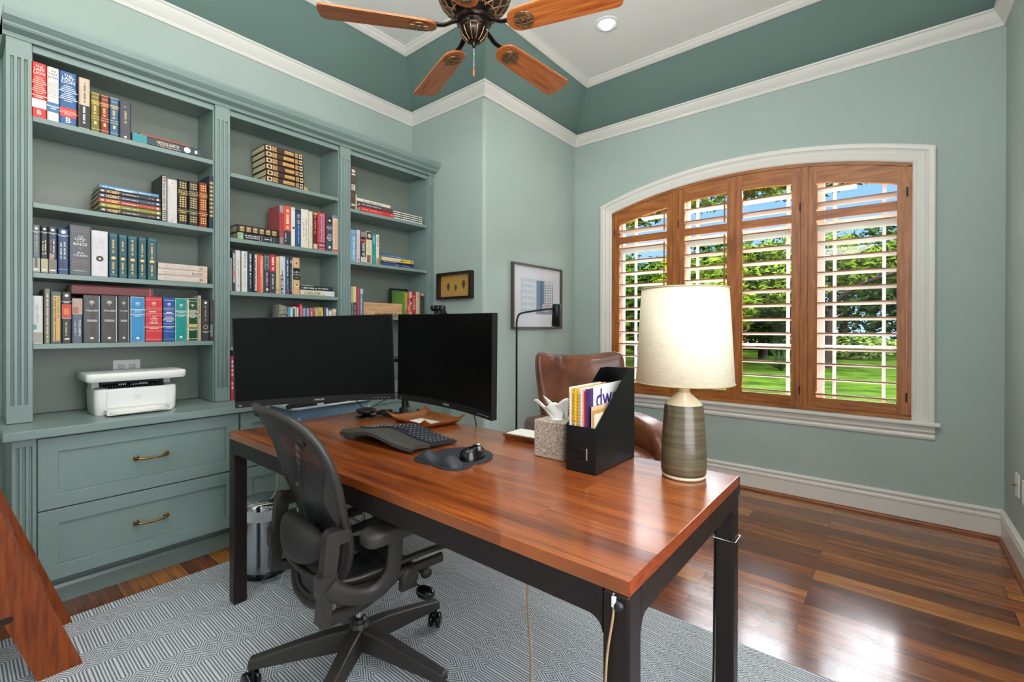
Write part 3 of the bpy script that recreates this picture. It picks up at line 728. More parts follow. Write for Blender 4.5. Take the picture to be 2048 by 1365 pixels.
for i, (c, d, dx) in enumerate((('43373b', 'dark plum', .0), ('7f8237', 'olive green', .0), ('a5473a', 'brick red', -.004), ('3a4a60', 'slate blue', -.004), ('3a302c', 'dark brown', -.003))):
    lie(xs0+dx, xs1+dx*.5, zB+.004+.0236*i, zB+.004+.0236*(i+1), c, hb, d+' spine in the six-high lying stack', g2, n2, .2)
lie(xs0-.001, xs1-.009, zB+.004+.0236*5, zB+.004+.0236*5+.019, '5e8fb8', [('l', .15, .95, 34, 'e4e2dc', .5, .22), ('b', .45, .75, 'c9d4dc', .05, .5)], 'sky blue paperback topping the lying stack', g2, n2, .18, 'paper')
orn = lambda c: [('b', .76, .765, c), ('b', .745, .75, c), ('b', .66, .665, c), ('b', .33, .335, c), ('b', .25, .255, c), ('o', .80, .95, c, 3), ('o', .38, .63, c, 5), ('o', .06, .21, c, 3), ('s', .67, .74, 3, c), ('s', .26, .32, 2, c)]
stand(323.5, 334, 350, zB, '2a2a2c', [('b', .02, .98, 'b9b6ad', .1, .9), ('l', .3, .85, 22, 'k', .5, .16), ('o', .04, .25, '2a2a2c', 5), ('o', .86, .97, '8a3a2c', 2)], 'black and white ornamented hardcover', g2, n2, .2)
stand(335.2, 355, 357.5, zB, 'cfc9c4', [('b', .90, .93, '777777', .46, .54), ('d', .05, .07, '555555'), ('s', .13, .14, 1, 'b7b2ab')], 'plain off-white clothbound', g2, n2)
stand(356.2, 376, 358, zB, '1b1a1c', orn('g'), 'black leather book with large gilt panels, left of two', g2, n2)
stand(377.5, 396.6, 361, zB, '23282c', orn('c2a56c'), 'blue-black leather book with scrolled gilt panels', g2, n2)
stand(398.5, 415, 364.5, zB, '7c2b12', orn('g'), 'russet leather book with gilt fleurons', g2, n2)
stand(418, 427.2, 351, zB, '222a3a', [('o', .2, .9, 'g', 9)], 'tall navy book half hidden by the pilaster', g2, n2, .2)
n3 = "left bay's third shelf"; g3 = 'books on the third shelf of the left bay'
tk = lambda base: [('d', .93, .22, 'w'), ('s', .84, .875, 2, 'w'), ('b', .01, .30, base), ('b', .05, .08, 'w', .15, .85)]
stand(65, 80.5, 449.5, zC, '6f7880', tk('a5a79f')+[('l', .45, .8, 14, 'b4b6b0', .6, .14), ('l', .4, .78, 14, '9b968a', .3, .1), ('b', .1, .34, '6a604e', .3, .65)], 'pale grey misty-looking hardcover at the very left', g3, n3)
stand(82, 96.3, 451, zC, '2e3038', tk('b9ae8c')+[('l', .38, .68, 12, 'g', .3, .12), ('l', .4, .7, 12, 'w', .66, .12)], 'dark hardcover with gold and white spine lettering', g3, n3)
stand(97.3, 114, 453, zC, '444a58', tk('7a726e')+[('l', .4, .74, 14, 'b06a40', .3, .12), ('l', .36, .74, 14, 'w', .66, .12), ('b', .3, .42, 'b88e80', .1, .6)], 'grey hardcover with rusty orange lettering', g3, n3)
stand(116.5, 137.5, 456.8, zC, '33517e', [('d', .93, .24, 'w'), ('s', .83, .87, 2, 'w'), ('l', .34, .70, 14, 'd8cfae', .3, .13), ('l', .34, .72, 14, 'd8cfae', .66, .13), ('b', .10, .11, 'a9c2da'), ('b', .14, .3, '3c3a48', .2, .6)], 'blue illustrated hardcover', g3, n3)
stand(139.5, 181.5, 448.5, zC, '3c434d', [('b', .92, .925, 'b97c70', .12, .9), ('b', .87, .875, 'b97c70', .12, .9), ('h', 'THE', .775, .26, 'w'), ('h', 'LORD', .725, .52, 'w'), ('h', 'OF THE', .675, .36, 'w'), ('h', 'RINGS', .62, .66, 'w'), ('e', .53, .24, 'd8843a'), ('h', 'J.R.R.', .445, .34, 'w'), ('h', 'TOLKIEN', .395, .68, 'w'), ('b', .29, .297, 'b97c70', .1, .9), ('b', .245, .252, 'b97c70', .1, .9), ('b', .195, .202, 'b97c70', .1, .9), ('b', .085, .092, 'w', .18, .8)], 'very thick slate boxed volume with stacked lettering', g3, n3, .2, 'slip', side='1f2a34')
stand(183.2, 216, 460, zC, 'd3ced2', [('h', 'THE', .80, .3, 'bdb6b8'), ('h', 'LORD', .745, .5, 'bdb6b8'), ('h', 'OF THE', .69, .5, 'bdb6b8'), ('h', 'RINGS', .63, .55, 'bdb6b8'), ('d', .39, .23, '3a2420'), ('d', .39, .09, 'd9c8b8'), ('b', .22, .223, 'd8a79a', .2, .8)], 'pale lilac-white boxed volume with a dark ring', g3, n3, .2, 'slip')
for i, (p0, p1, pt) in enumerate(((218.5, 236.3, 466), (237.8, 254.7, 469), (256.2, 275.3, 472), (277, 293.4, 474.5), (295.2, 314.3, 476))):
    stand(p0, p1, pt, zC, '285660', [('b', .955, .96, '7fb0b4'), ('b', .495, .5, '173a42'), ('b', .385, .39, '173a42'), ('b', .06, .065, '7fb0b4'), ('l', (.56, .62, .55, .53, .5)[i], (.9, .85, .92, .88, .88)[i], (10, 7, 12, 10, 11)[i], 'g', .5, .14), ('l', .10, .36, 9, 'g', .5, .15), ('b', .41, .47, 'g', .25, .7)],
          ['first', 'second', 'middle', 'fourth', 'last'][i]+' of five matching teal leather volumes with gold titles', g3, n3, .15)
xa, xb = at(315.5, 560, Y=YS+.018).x, at(414.5, 560, Y=YS+.018).x
rows = (zC+.0008, zC+.0338, zC+.0668, zC+.098)
for i in range(3):
    lie(xa+.001*i, xb, rows[i], rows[i+1], 'cfc0b6', [('b', .01, .14, 'd2b79e'), ('b', .40, .405, 'b59d8e'), ('b', .5, .85, 'c9b8ad', .48, .52), ('d', .86-.02*abs(i-1), .12, 'b09a8c'), ('v', ('TINGS', 'OO', 'TINGS')[i] if False else ('IN', 'N OO', 'GS')[i], .10, (.16, .32, .17)[i], '3a2a26', .5, .5), ('l', .2, .8, 24, 'bfaca0', .3, .05)], ['lowest', 'middle', 'uppermost'][i]+' of three cream books lying in a stack', g3, n3, .17, 'paper')
n4 = "left bay's lowest shelf"; g4 = 'books on the lowest shelf of the left bay'
stand(65, 86.3, 591.5, zD, 'd5d3d3', [('b', .02, .24, 'a79f9a'), ('b', .30, .40, '5f9a94', .02, .4), ('l', .44, .82, 16, 'b5b3b5', .5, .2)], 'white hardcover with a small landscape at its foot', g4, n4)
stand(89, 101, 577.5, zD, '857f6d', [('l', .1, .92, 34, 'cfd2c8', .55, .18), ('d', .05, .12, 'w')], 'tall mossy grey book with a lettered spine', g4, n4, .2)
stand(102.2, 122.5, 583, zD, '23402f', [('b', .05, .92, 'd8ab58', .22, .88), ('l', .35, .9, 26, 'k', .45, .12), ('b', .06, .34, '2a1c10', .38, .46), ('l', .5, .9, 14, '5c6b3a', .72, .08)], 'green slipcased book with a golden spine', g4, n4, .18, 'slip', side='1d3340')
stand(123.4, 143, 584, zD, '3a332e', [('d', .93, .2, 'w'), ('s', .79, .83, 2, 'w'), ('b', .50, .76, 'c23a26'), ('b', .56, .68, 'e07a3a', .2, .75), ('b', .485, .495, 'w'), ('l', .15, .42, 14, 'd8c9a4', .5, .12), ('b', .07, .1, 'w', .3, .8)], 'dark hardcover with a fiery red picture', g4, n4)
stand(144.2, 165.4, 596.5, zD, '5d6677', [('b', .64, .99, 'b59a8a'), ('b', .66, .80, 'b06a4a', .1, .6), ('v', 'TOLKIEN', .16, .52, 'w', .72, .2), ('l', .18, .5, 18, 'c3c7d0', .32, .08)], 'blue-grey paperback with a sunset painting', g4, n4, .16, 'paper')
for i, (p0, p1, pt) in enumerate(((167, 200.5, 590), (202.6, 235, 590.6), (236.8, 258.6, 591.8))):
    stand(p0, p1, pt, zD, '17181b', [('b', .03, .95, '4a3a2c', .42, .70), ('e', .84, .42, 'w'), ('h', 'TOLKIEN', .675, .74, 'w'), ('b', .475, .485, 'w', .2, .82), ('b', .45, .46, 'w', .2, .82), ('b', .08, .12, 'w', .4, .6), ('b', .01, .98, 'd8e2e6', .93, .97)],
          ['left', 'middle', 'right'][i]+' of three glossy black slipcases with white emblem', g4, n4, .19, 'slip', side='101418')
stand(261.5, 289.6, 593.5, zD, '1583bf', [('e', .84, .42, 'w'), ('s', .68, .74, 2, 'w'), ('b', .645, .65, 'w', .2, .8), ('s', .57, .63, 2, 'w'), ('d', .09, .11, 'w')], 'bright cyan hardcover in a slipcase', g4, n4, .19, 'slip', side='d3dbe0')
stand(290.8, 325, 593.2, zD, 'cc2430', [('b', .93, .937, 'e8bfa8'), ('b', .745, .75, 'e8bfa8'), ('b', .705, .71, 'e8bfa8'), ('b', .625, .63, 'e8bfa8'), ('b', .585, .59, 'e8bfa8'), ('e', .84, .34, 'f0d8c0'), ('l', .655, .69, 1, 'f0d8c0', .5, .3), ('h', 'THE', .555, .22, 'w'), ('h', 'LORD', .515, .42, 'w'), ('h', 'OF THE', .47, .34, 'w'), ('h', 'RINGS', .425, .46, 'w'), ('b', .395, .40, 'e8bfa8'), ('s', .29, .35, 2, 'f0d8c0'), ('b', .24, .245, 'e8bfa8'), ('b', .05, .057, 'e8bfa8')], 'wide scarlet slipcased volume', g4, n4, .19, 'slip', side='a01a2c')
stand(326.6, 350, 594.8, zD, '174d9a', [('b', .93, .937, 'w'), ('e', .84, .4, 'w'), ('b', .75, .757, 'w'), ('b', .715, .72, 'w'), ('b', .63, .637, 'w'), ('b', .6, .605, 'w'), ('s', .65, .70, 1, 'w'), ('s', .45, .58, 4, 'w'), ('b', .40, .405, 'w'), ('s', .30, .36, 2, 'w'), ('b', .23, .235, 'w'), ('b', .055, .06, 'w')], 'royal blue slipcased volume with white rules', g4, n4, .19, 'slip', side='12305c')
stand(350.8, 373.8, 596.8, zD, '159089', [('e', .83, .42, 'w'), ('s', .66, .73, 3, 'w'), ('b', .635, .64, 'w', .1, .9), ('s', .58, .62, 2, 'w'), ('d', .1, .12, 'w')], 'turquoise slipcased volume', g4, n4, .19, 'slip', side='bfd8d4')
stand(374.8, 395.5, 596.8, zD, '17492f', [('b', .02, .97, 'd9d7a4', .02, .14), ('e', .83, .4, 'w'), ('b', .93, .937, 'w'), ('s', .55, .74, 8, 'w'), ('b', .32, .40, 'c0b070'), ('s', .25, .30, 3, 'w'), ('b', .05, .06, 'w')], 'dark green slipcased volume with gold rules', g4, n4, .19, 'slip', side='cfd6c8')
stand(396.2, 403, 591.5, zD, 'b8ab8c', [('l', .5, .95, 14, '6b5f42', .5, .25)], 'slim mottled cream book', g4, n4)
stand(403.8, 419, 600, zD, '38353a', [('d', .93, .18, 'w'), ('l', .48, .86, 12, 'b9a67c', .5, .1), ('d', .34, .32, 'b8b0a4'), ('d', .34, .24, '38353a'), ('s', .2, .24, 2, 'w')], 'charcoal paperback with a round crest', g4, n4, .15, 'paper')
stand(420, 428, 600.5, zD, '3c3a3a', [('l', .5, .78, 8, 'c07a50', .5, .15), ('b', .1, .4, '7f817f', .1, .7)], 'dark paperback next to the pilaster', g4, n4, .15, 'paper')
xa, xb = at(143.5, 580, Y=YS+.018).x, at(306.5, 586, Y=YS+.018).x
ztop = at(167, 589.4, Y=YS+.016).z
t = lie(xa, xb, ztop+.0008, ztop+.045, '6f2c2c', [('b', .04, .05, 'b3837a')], 'long oxblood leather album laid across the slipcases', g4, n4, .2)
# middle bay
zA, zB, zC, zD = SH[1][2]
n5 = "middle bay's top shelf"; g5 = 'matching brown volumes stacked on the top shelf of the middle bay'
xa, xb = at(530, 350, Y=YS+.018).x, at(606.5, 370, Y=YS+.018).x
for i in range(6):
    dx = (.006, .008, .003, .002, 0, -.002)[i]
    lie(xa+dx, xb+dx*.7, zA+.0008+.0388*i, zA+.0008+.0388*(i+1)-.0006, '3b2a22', [('b', .90, .905, 'g'), ('b', .84, .97, 'd9bf92', .15, .85), ('d', .905, .26, '4a3428'), ('b', .70, .82, 'c99f6a', .12, .88), ('s', .7, .82, 5, '5a3a24'), ('b', .26, .56-.03*(i % 3), 'cf9f5c', .25, .78), ('l', .3, .5, 8, '7a5028', .5, .12), ('b', .14, .22, 'c99f6a', .12, .88), ('s', .14, .22, 3, '5a3a24'), ('b', .03, .11, 'e2cfa8', .15, .85), ('d', .07, .2, '4a3428')],
        ['bottom', 'second lowest', 'third lowest', 'third highest', 'second highest', 'topmost'][i]+' of six matching brown gilt volumes', g5, n5, .2)
m = MB(); m.prism([(0, 0), (.035, 0), (.016, .022), (0, .03)], 'y', 0, .05, M_gold)
tag(m.build('bookend', loc=(xb+.012, YS+.03, zA+.0005)), "small brass wedge at the foot of the brown volumes, middle bay's top shelf", 'bookend')
n6 = "middle bay's second shelf"; g6 = 'books on the second shelf of the middle bay'
xa, xb = at(474, 470, Y=YS+.018).x, at(557.5, 480, Y=YS+.018).x
lie(xa, xb, zB+.0008, zB+.041, '2a3138', [('b', .86, .99, '8fae7c'), ('l', .5, .82, 20, 'w', .66, .12), ('l', .5, .8, 22, 'w', .35, .1), ('b', .475, .48, 'w'), ('b', .42, .425, 'w'), ('l', .2, .38, 10, 'w', .5, .12), ('b', .185, .19, 'w'), ('b', .12, .125, 'w')], 'lower of two lying books, green label on its end', g6, n6, .19)
lie(xa-.001, xb, zB+.0416, zB+.087, '25211f', [(q) for k_ in range(6) for q in (('b', .06+.155*k_, .06+.155*k_+.10, 'c2a070', .15, .8), ('l', .07+.155*k_, .15+.155*k_, 4, '40301f', .45, .2))], 'upper of two lying books, black with gilt panels', g6, n6, .19)
RB = [(559.5, 567, 410, 'a9484a', [('b', .8, .99, '8f9096'), ('b', .02, .18, '84868c'), ('l', .2, .85, 22, '7a3034', .5, .25)], 'red and grey book with a black cover side'),
 (567.8, 581.6, 411.3, 'd94f33', [('b', .01, .37, '333a44'), ('l', .42, .93, 12, 'w', .62, .26), ('l', .08, .34, 10, 'd8d8d8', .3, .1)], 'orange-red hardcover with white capitals, charcoal foot'),
 (583, 591, 414.3, 'dcd9d2', [('d', .47, .28, 'k'), ('d', .95, .12, 'k')], 'plain white slim hardcover with a black dot'),
 (592, 602, 418, '25518a', [('b', .88, .99, '2b3a50'), ('l', .62, .88, 5, 'y', .6, .28), ('l', .1, .58, 22, 'b9cbe0', .55, .12)], 'blue hardcover with yellow capitals'),
 (602.8, 618, 417.8, 'd9d2c4', [('l', .2, .78, 15, '77716a', .68, .09), ('l', .3, .68, 8, '77716a', .34, .08)], 'wide cream hardcover with brushed handwriting title'),
 (618.6, 626, 422.6, 'd6cdb6', [('l', .15, .6, 14, 'a89f88', .5, .14)], 'slim ivory book beside the wide cream one'),
 (627, 634.8, 424.3, '5a1f1c', [('b', .94, .99, 'd8a83a'), ('l', .42, .93, 12, 'e0a890', .5, .2), ('b', .01, .14, 'c9bfa8')], 'dark red slim book with a gold top'),
 (635.2, 651.6, 424.5, 'c2303a', [('b', .02, .97, 'c9788a', .24, .84), ('l', .25, .92, 22, '3a3a48', .36, .1), ('l', .25, .92, 22, '3f4a66', .68, .1), ('b', .16, .21, '5a4040'), ('b', .05, .09, '5a4040')], 'red and pink hardcover with two lines of capitals'),
 (653.2, 665.2, 427, '3d4650', [('b', .74, .90, '1c1a18', .2, .8), ('d', .82, .2, 'd9b48a'), ('s', .58, .68, 3, 'b9bcc0'), ('s', .28, .48, 5, 'c9ccd0'), ('d', .1, .2, 'w')], 'dark slate hardcover with a portrait'),
 (666.2, 676.6, 431.3, 'd3b7a2', [('b', .01, .06, 'c2442e'), ('b', .94, .99, '4a6a90'), ('l', .12, .85, 22, 'c0603c', .6, .14), ('l', .4, .7, 8, 'd98a6a', .3, .08)], 'peach hardcover with orange lettering, last on the right')]
for p0, p1, pt, c, d, lab in RB: stand(p0, p1, pt, zB, c, d, lab, g6, n6)
n7 = "middle bay's third shelf"; g7 = 'books on the third shelf of the middle bay'
RB = [(461.3, 463.4, 516, 'dad8d2', [], 'very slim white booklet at the left end'),
 (464, 471, 502.3, '343c46', [('b', .2, .95, 'b9bcbc', .35, .95), ('l', .2, .95, 26, '2a2a2c', .65, .2), ('b', .4, .5, 'b86a4a', .2, .9)], 'black and grey hardcover'),
 (471.7, 481.4, 500.5, 'cfcac6', [('l', .25, .78, 14, 'a49e9a', .55, .14), ('d', .13, .12, 'k')], 'off-white hardcover with a black dot near the foot'),
 (483.8, 495.6, 502.3, 'd3cfcd', [('v', 'SERVICE', .58, .96, '6a6668', .55, .34), ('b', .1, .5, 'c2bdbb', .4, .6)], 'greyish white hardcover titled in grey capitals'),
 (496.6, 505, 503.8, '23343f', [('l', .42, .96, 16, 'e4e2dc', .6, .26), ('l', .1, .4, 12, 'a9c2d0', .6, .16)], 'dark teal hardcover with white capitals'),
 (505.8, 513.8, 507.2, '26282c', [('b', .04, .98, 'd9d6cc', .5, .98), ('l', .1, .9, 26, '26282c', .72, .16)], 'black and white split hardcover'),
 (514.6, 527.2, 507.8, 'c94f38', [('b', .01, .96, 'd98272', .5, .98), ('l', .42, .85, 14, 'f0d0c4', .66, .13), ('b', .965, .99, '7a2a22')], 'coral red hardcover'),
 (528.5, 538.6, 510.2, '2f4650', [('b', .62, .985, '5f7f80'), ('l', .64, .95, 7, '1c2a30', .6, .3), ('l', .2, .55, 14, 'e4e2dc', .6, .14), ('b', .06, .12, 'w', .4, .8)], 'grey-teal hardcover with white lower title'),
 (539.4, 552, 509, 'b8283a', [('b', .01, .55, '353d4c'), ('l', .6, .95, 8, 'w', .6, .24), ('l', .12, .5, 12, 'd5d6da', .55, .16)], 'crimson and navy hardcover'),
 (552.8, 559.2, 513.2, 'd6bb80', [('l', .1, .9, 26, 'b3904e', .5, .14), ('d', .09, .2, 'k')], 'slim straw yellow hardcover'),
 (560, 571.6, 512.3, 'c4c5cb', [('b', .01, .5, '4a4640', .1, .6), ('l', .04, .48, 12, 'd9d6cc', .45, .22), ('b', .5, .62, '3a3634', .36, .46)], 'pale grey hardcover with a dark tower picture'),
 (572.4, 579.2, 515.5, '39527a', [('l', .5, .95, 14, 'e4e2dc', .5, .2), ('l', .15, .45, 10, 'a9b4cc', .5, .14), ('b', .01, .14, '6a4f78')], 'slim blue hardcover with white lettering'),
 (579.8, 585.6, 516.2, '22302e', [('b', .02, .98, 'c9c6b8', .72, .98), ('l', .86, .98, 3, 'w', .4, .25), ('l', .1, .7, 20, '8a8f80', .4, .2)], 'slim black book with a pale edge'),
 (586.4, 600, 515.2, 'cfa67c', [('b', .40, .72, '1e1c1e'), ('d', .85, .3, 'e2cdb4'), ('d', .85, .2, '8a5a3e'), ('h', 'f', .6, .2, 'w'), ('d', .26, .3, 'e2d0bc'), ('d', .27, .18, '8a4a3c'), ('s', .45, .66, 3, '8a8a8c')], 'tan hardcover with round portraits, last one standing')]
for p0, p1, pt, c, d, lab in RB: stand(p0, p1, pt, zC, c, d, lab, g7, n7)
xa, xb = at(601, 585, Y=YS+.018).x, at(669, 588, Y=YS+.018).x
lie(xa, xb, zC+.0008, zC+.037, 'd6cfb4', [('b', .01, .28, 'cfd3da'), ('v', 'LONG SUN', .44, .9, '4a4234', .45, .5), ('d', .07, .12, 'c04a5a'), ('l', .4, .9, 20, 'a49a78', .86, .05)], 'cream lying book with calligraphic title', g7, n7, .17, 'paper')
lie(xa, xb-.012, zC+.0376, zC+.068, '24323c', [('l', .52, .97, 18, 'w', .45, .22), ('l', .16, .48, 14, 'w', .5, .17), ('b', .6, .99, 'b9a58c', .88, .99)], 'dark lying paperback with white capitals, on the cream one', g7, n7, .17, 'paper')
n8 = "middle bay's fourth shelf"; g8 = 'small books on the fourth shelf of the middle bay, cut off by the monitor'
t = empty('stone_carving', (at(555.5, 618, Y=YS+.03).x, YS+.03, zD+.0005), label="grey carved stone block with a relief front, middle bay's fourth shelf", cat='ornament')
m = MB(); W_ = at(576, 618, Y=YS+.03).x-at(555.5, 618, Y=YS+.03).x; M_stone = mat('carved_stone', '8d8a80', rough=.9, var=.35, vscale=60, bump=1, bscale=80)
m.prism([(0, 0), (W_, 0), (W_-.006, .25), (.008, .262)], 'y', 0, .09, M_stone); m.build('block', t, bevel=.006)
m = MB()
for i in range(9): m.lathe([(.0, 0), (.011, .001), (.009, .006), (0, .009)], M_stone, M=Matrix.Translation((.014+.021*(i % 3), .001, .05+.075*(i//3))) @ Matrix.Rotation(R(90), 4, 'X'), seg=8)
m.build('relief', t)
RB = [(577, 585.2, 614.5, '5f9ab8', [('b', .3, .98, 'd8e2e6', .55, .95), ('b', .5, .7, '2f6f98', .1, .5)], 'sky blue and white small book'),
 (586, 593.4, 613.5, 'b9c4bf', [('b', .5, .95, '2f3a3c', .05, .45)], 'pale green-grey small book'),
 (594, 597.6, 615.5, 'd8d6ce', [], 'slim white booklet beside the tall red one'),
 (599, 605, 608.3, 'b8283c', [('b', .04, .96, 'd9788a', .35, .95)], 'tall red book rising above its neighbours'),
 (606, 611.4, 616.3, '7a8aa2', [('b', .5, .98, '99a5b6', .1, .9)], 'dusty blue small book'),
 (612, 617.8, 616.1, '4a7398', [('b', .5, .98, 'a9bccd', .45, .95)], 'mid blue small book'),
 (620, 627.2, 616.2, 'c4606c', [('l', .4, .92, 8, 'f0d8d8', .5, .2)], 'rose pink small book'),
 (628, 636, 615.3, '8f8a74', [('b', .3, .98, 'c9c2a4', .5, .95), ('l', .3, .9, 8, 'a03a44', .25, .18)], 'mottled olive and red small book'),
 (636.8, 646.2, 615, 'd8ab3e', [('b', .3, .95, 'e6cf86', .72, .95), ('l', .4, .9, 6, '8a6420', .4, .2)], 'mustard yellow small book'),
 (648.2, 656.6, 614.8, '3c5272', [('b', .2, .97, 'd9dcdf', .55, .95)], 'navy and white small book'),
 (657.6, 664.5, 621.5, 'd9d4cc', [('l', .3, .9, 8, 'b0a89c', .5, .2)], 'short off-white book'),
 (665.2, 672.8, 618, 'cbb29a', [('b', .9, .99, 'e0cdb8')], 'beige small book at the right end')]
for p0, p1, pt, c, d, lab in RB: stand(p0, p1, pt, zD, c, d, lab, g8, n8, .13)
zc = .815
stand(461.6, 468.8, 713.5, zc, 'c8445c', [('l', .25, .95, 7, 'f2dade', .55, .34), ('b', .01, .12, 'b03a50')], 'tall pink-red book standing on the counter', 'books on the counter beside the left monitor', 'left of the monitor', .2)
stand(469.6, 474, 716, zc, '34302f', [('l', .1, .5, 10, '9a9488', .5, .2)], 'black book standing on the counter', 'books on the counter beside the left monitor', 'next to the pink one', .2)
# right bay
zA, zB, zC = SH[2][2]
n9 = "right bay's top shelf"; g9 = 'books on the top shelf of the right bay'
stand(701.8, 711.6, 332, zA, '54423a', [('b', .86, .93, 'd8c8b4', .2, .85), ('b', .80, .83, 'w', .15, .9), ('b', .44, .58, 'cfbca2', .12, .88), ('l', .45, .57, 6, '6a5040', .5, .2), ('b', .07, .12, 'cfbca2', .12, .88), ('b', .3, .305, 'a08870'), ('b', .7, .705, 'a08870')], 'tall brown book with ornate pale panels', g9, n9, .2)
stand(712.2, 713.6, 389, zA, 'dcd6c4', [], 'thin pale booklet against the tall brown book', g9, n9)
xa, xb = at(720.8, 415, Y=YS+.018).x, at(787.5, 425, Y=YS+.018).x
lie(xa, xb, zA+.0008, zA+.036, 'c9352f', [('l', .38, .96, 14, 'e8b9a0', .5, .14), ('b', .04, .08, 'e2a890', .3, .7)], 'red lying book at the bottom of a pile', g9, n9, .2)
lie(xa, xb-.012, zA+.0366, zA+.068, '4a4a52', [('l', .38, .95, 20, 'd5d2cc', .5, .16), ('b', .04, .3, '6a4038', .6, .9)], 'grey lying book between the red and white ones', g9, n9, .2)
lie(xa-.03, xb-.032, zA+.0686, zA+.093, 'd8d0bc', [('l', .25, .82, 22, '4a4038', .4, .16)], 'cream lying book on top of the pile', g9, n9, .2, 'paper')
xa, xb = at(787.5, 430, Y=YS+.018).x+.006, at(847.5, 440, Y=YS+.018).x
for i in range(4):
    t = empty('spiral_notebook', (xa, YS+.02, zA+.0008+.0165*i), label=['lowest', 'second', 'third', 'topmost'][i]+" black spiral-bound notebook of the pile, right bay's top shelf", cat='notebook', group='spiral notebooks piled on the top shelf of the right bay')
    L_ = xb-xa-.006*(i > 1)
    m = MB(); m.box((0, .008, .001), (L_, .2, .003), M_black); m.box((0, .008, .0125), (L_, .2, .0145), M_black); m.build('cover', t)
    m = MB(); m.box((.002, .010, .0032), (L_-.002, .198, .0123), M_paper); m.build('page_block', t)
    m = MB(); nr = 26
    for j in range(nr):
        x = .006+(L_-.012)*j/(nr-1); m.tube([(x, .008+.0072*math.cos(a), .0078+.0072*math.sin(a)) for a in [2*PI*q/8 for q in range(8)]], .0009, M_black if j % 2 else M_silv, 4, closed=True)
    m.build('spiral_binding', t)
n10 = "right bay's second shelf"; g10 = 'books on the second shelf of the right bay'
RB = [(700.6, 712.4, 459, '7aa6c4', [('b', .835, .85, '3f6c86'), ('l', .08, .78, 20, 'd9e6ee', .65, .17)], 'sky blue hardcover with a navy band'),
 (714, 721, 459.7, 'cbbdbf', [('l', .1, .9, 26, 'b7a5a8', .5, .1), ('d', .06, .2, 'k')], 'pinkish white slim hardcover'),
 (721.6, 732.2, 461.8, '26262c', [('b', .82, .985, '8a8284'), ('b', .66, .74, 'c93a40'), ('b', .01, .17, 'c9c4ba'), ('b', .17, .66, 'd5d3cc', .72, .8), ('l', .22, .63, 9, 'd9d6cc', .5, .22)], 'black hardcover with a red band and photo'),
 (733, 744.6, 462.4, 'd8cda8', [('b', .74, .985, '3c3630'), ('d', .86, .32, 'd9b490'), ('b', .01, .25, '8a5a50', .1, .7), ('l', .3, .7, 12, 'b9b492', .5, .16)], 'cream hardcover with a portrait at the top'),
 (745.3, 752.2, 467, '1c8a90', [('l', .66, .94, 10, 'b9dcd8', .5, .24), ('l', .08, .3, 8, '7fc2c0', .5, .16)], 'teal green slim hardcover'),
 (753, 759, 469.3, 'd8cfbe', [('l', .6, .95, 9, '3a342e', .5, .22), ('b', .01, .2, 'a08a5a')], 'slim cream book, last one standing')]
for p0, p1, pt, c, d, lab in RB: stand(p0, p1, pt, zB, c, d, lab, g10, n10)
xa, xb = at(764, 525, Y=YS+.018).x, at(827.5, 535, Y=YS+.018).x
lie(xa-.008, xb+.006, zB+.0008, zB+.022, '2f4a86', [('l', .5, .62, 3, 'w', .5, .2), ('l', .18, .36, 6, 'b9c6e0', .5, .2)], 'dark blue lying book at the base of the pile', g10, n10, .19)
lie(xa-.002, xb, zB+.0226, zB+.034, '2a1c22', [('b', .55, .95, 'a08a94', .3, .8)], 'thin black lying book second from the bottom', g10, n10, .19)
lie(xa, xb-.002, zB+.0346, zB+.066, 'd8c9a0', [('b', .01, .42, 'dab848'), ('l', .22, .46, 8, '2a241c', .5, .2), ('b', .04, .1, '8a6a2c', .25, .75), ('l', .5, .95, 18, 'cdb9a0', .5, .12)], 'cream and yellow lying book', g10, n10, .19)
lie(xa, xb-.004, zB+.0666, zB+.085, '4f6f9f', [('l', .3, .75, 14, 'b4c4dc', .45, .16)], 'steel blue lying book topping the pile', g10, n10, .19)
n11 = "right bay's third shelf"; g11 = 'books on the third shelf of the right bay'
RB = [(702.2, 705.2, 574, 'b8b7a8', [('b', .01, .45, '3a5a78')], 'slim grey and blue book at the left end'),
 (706.2, 713.3, 573.4, 'd9c78c', [('b', .01, .46, '3f4046'), ('l', .05, .4, 6, 'c9c4ba', .6, .2)], 'pale yellow hardcover with a charcoal foot'),
 (713.9, 719.8, 575.8, 'a63240', [('b', .02, .98, 'c4606c', .5, .8)], 'wine red slim hardcover'),
 (720.4, 726.3, 577, '5c7ea0', [('l', .1, .75, 18, 'd5dde6', .5, .26), ('b', .8, .98, 'a9bccc')], 'blue-grey slim book beside the wooden crate'),
 (808.2, 813.6, 583.5, '6f9a3e', [('b', .3, .95, 'c4c84a', .5, .95), ('l', .1, .9, 12, '2f4a24', .3, .14)], 'lime green slim book'),
 (814.2, 819.4, 583.7, 'c23f2e', [('b', .75, .98, 'd86a30'), ('l', .1, .5, 8, 'e8c4b4', .6, .2)], 'orange-red slim book'),
 (820, 824.5, 584, 'cdb6bc', [('b', .6, .75, '8a2f3a'), ('b', .2, .5, 'c24a3e', .1, .9)], 'pinkish slim book'),
 (825.2, 832, 584, 'b32a26', [('v', 'LOEL', .25, .85, 'e6d9c0', .5, .5)], 'red hardcover with cream capitals'),
 (832.6, 840.2, 584, 'cfae94', [('b', .8, .84, '8a7260', .4, .7)], 'plain peach-beige hardcover'),
 (841, 848, 585, '34322e', [('b', .85, .98, 'a39a8a'), ('l', .1, .7, 14, '5a564c', .5, .3)], 'dark mottled book at the right end')]
for p0, p1, pt, c, d, lab in RB: stand(p0, p1, pt, zC, c, d, lab, g11, n11, .16)
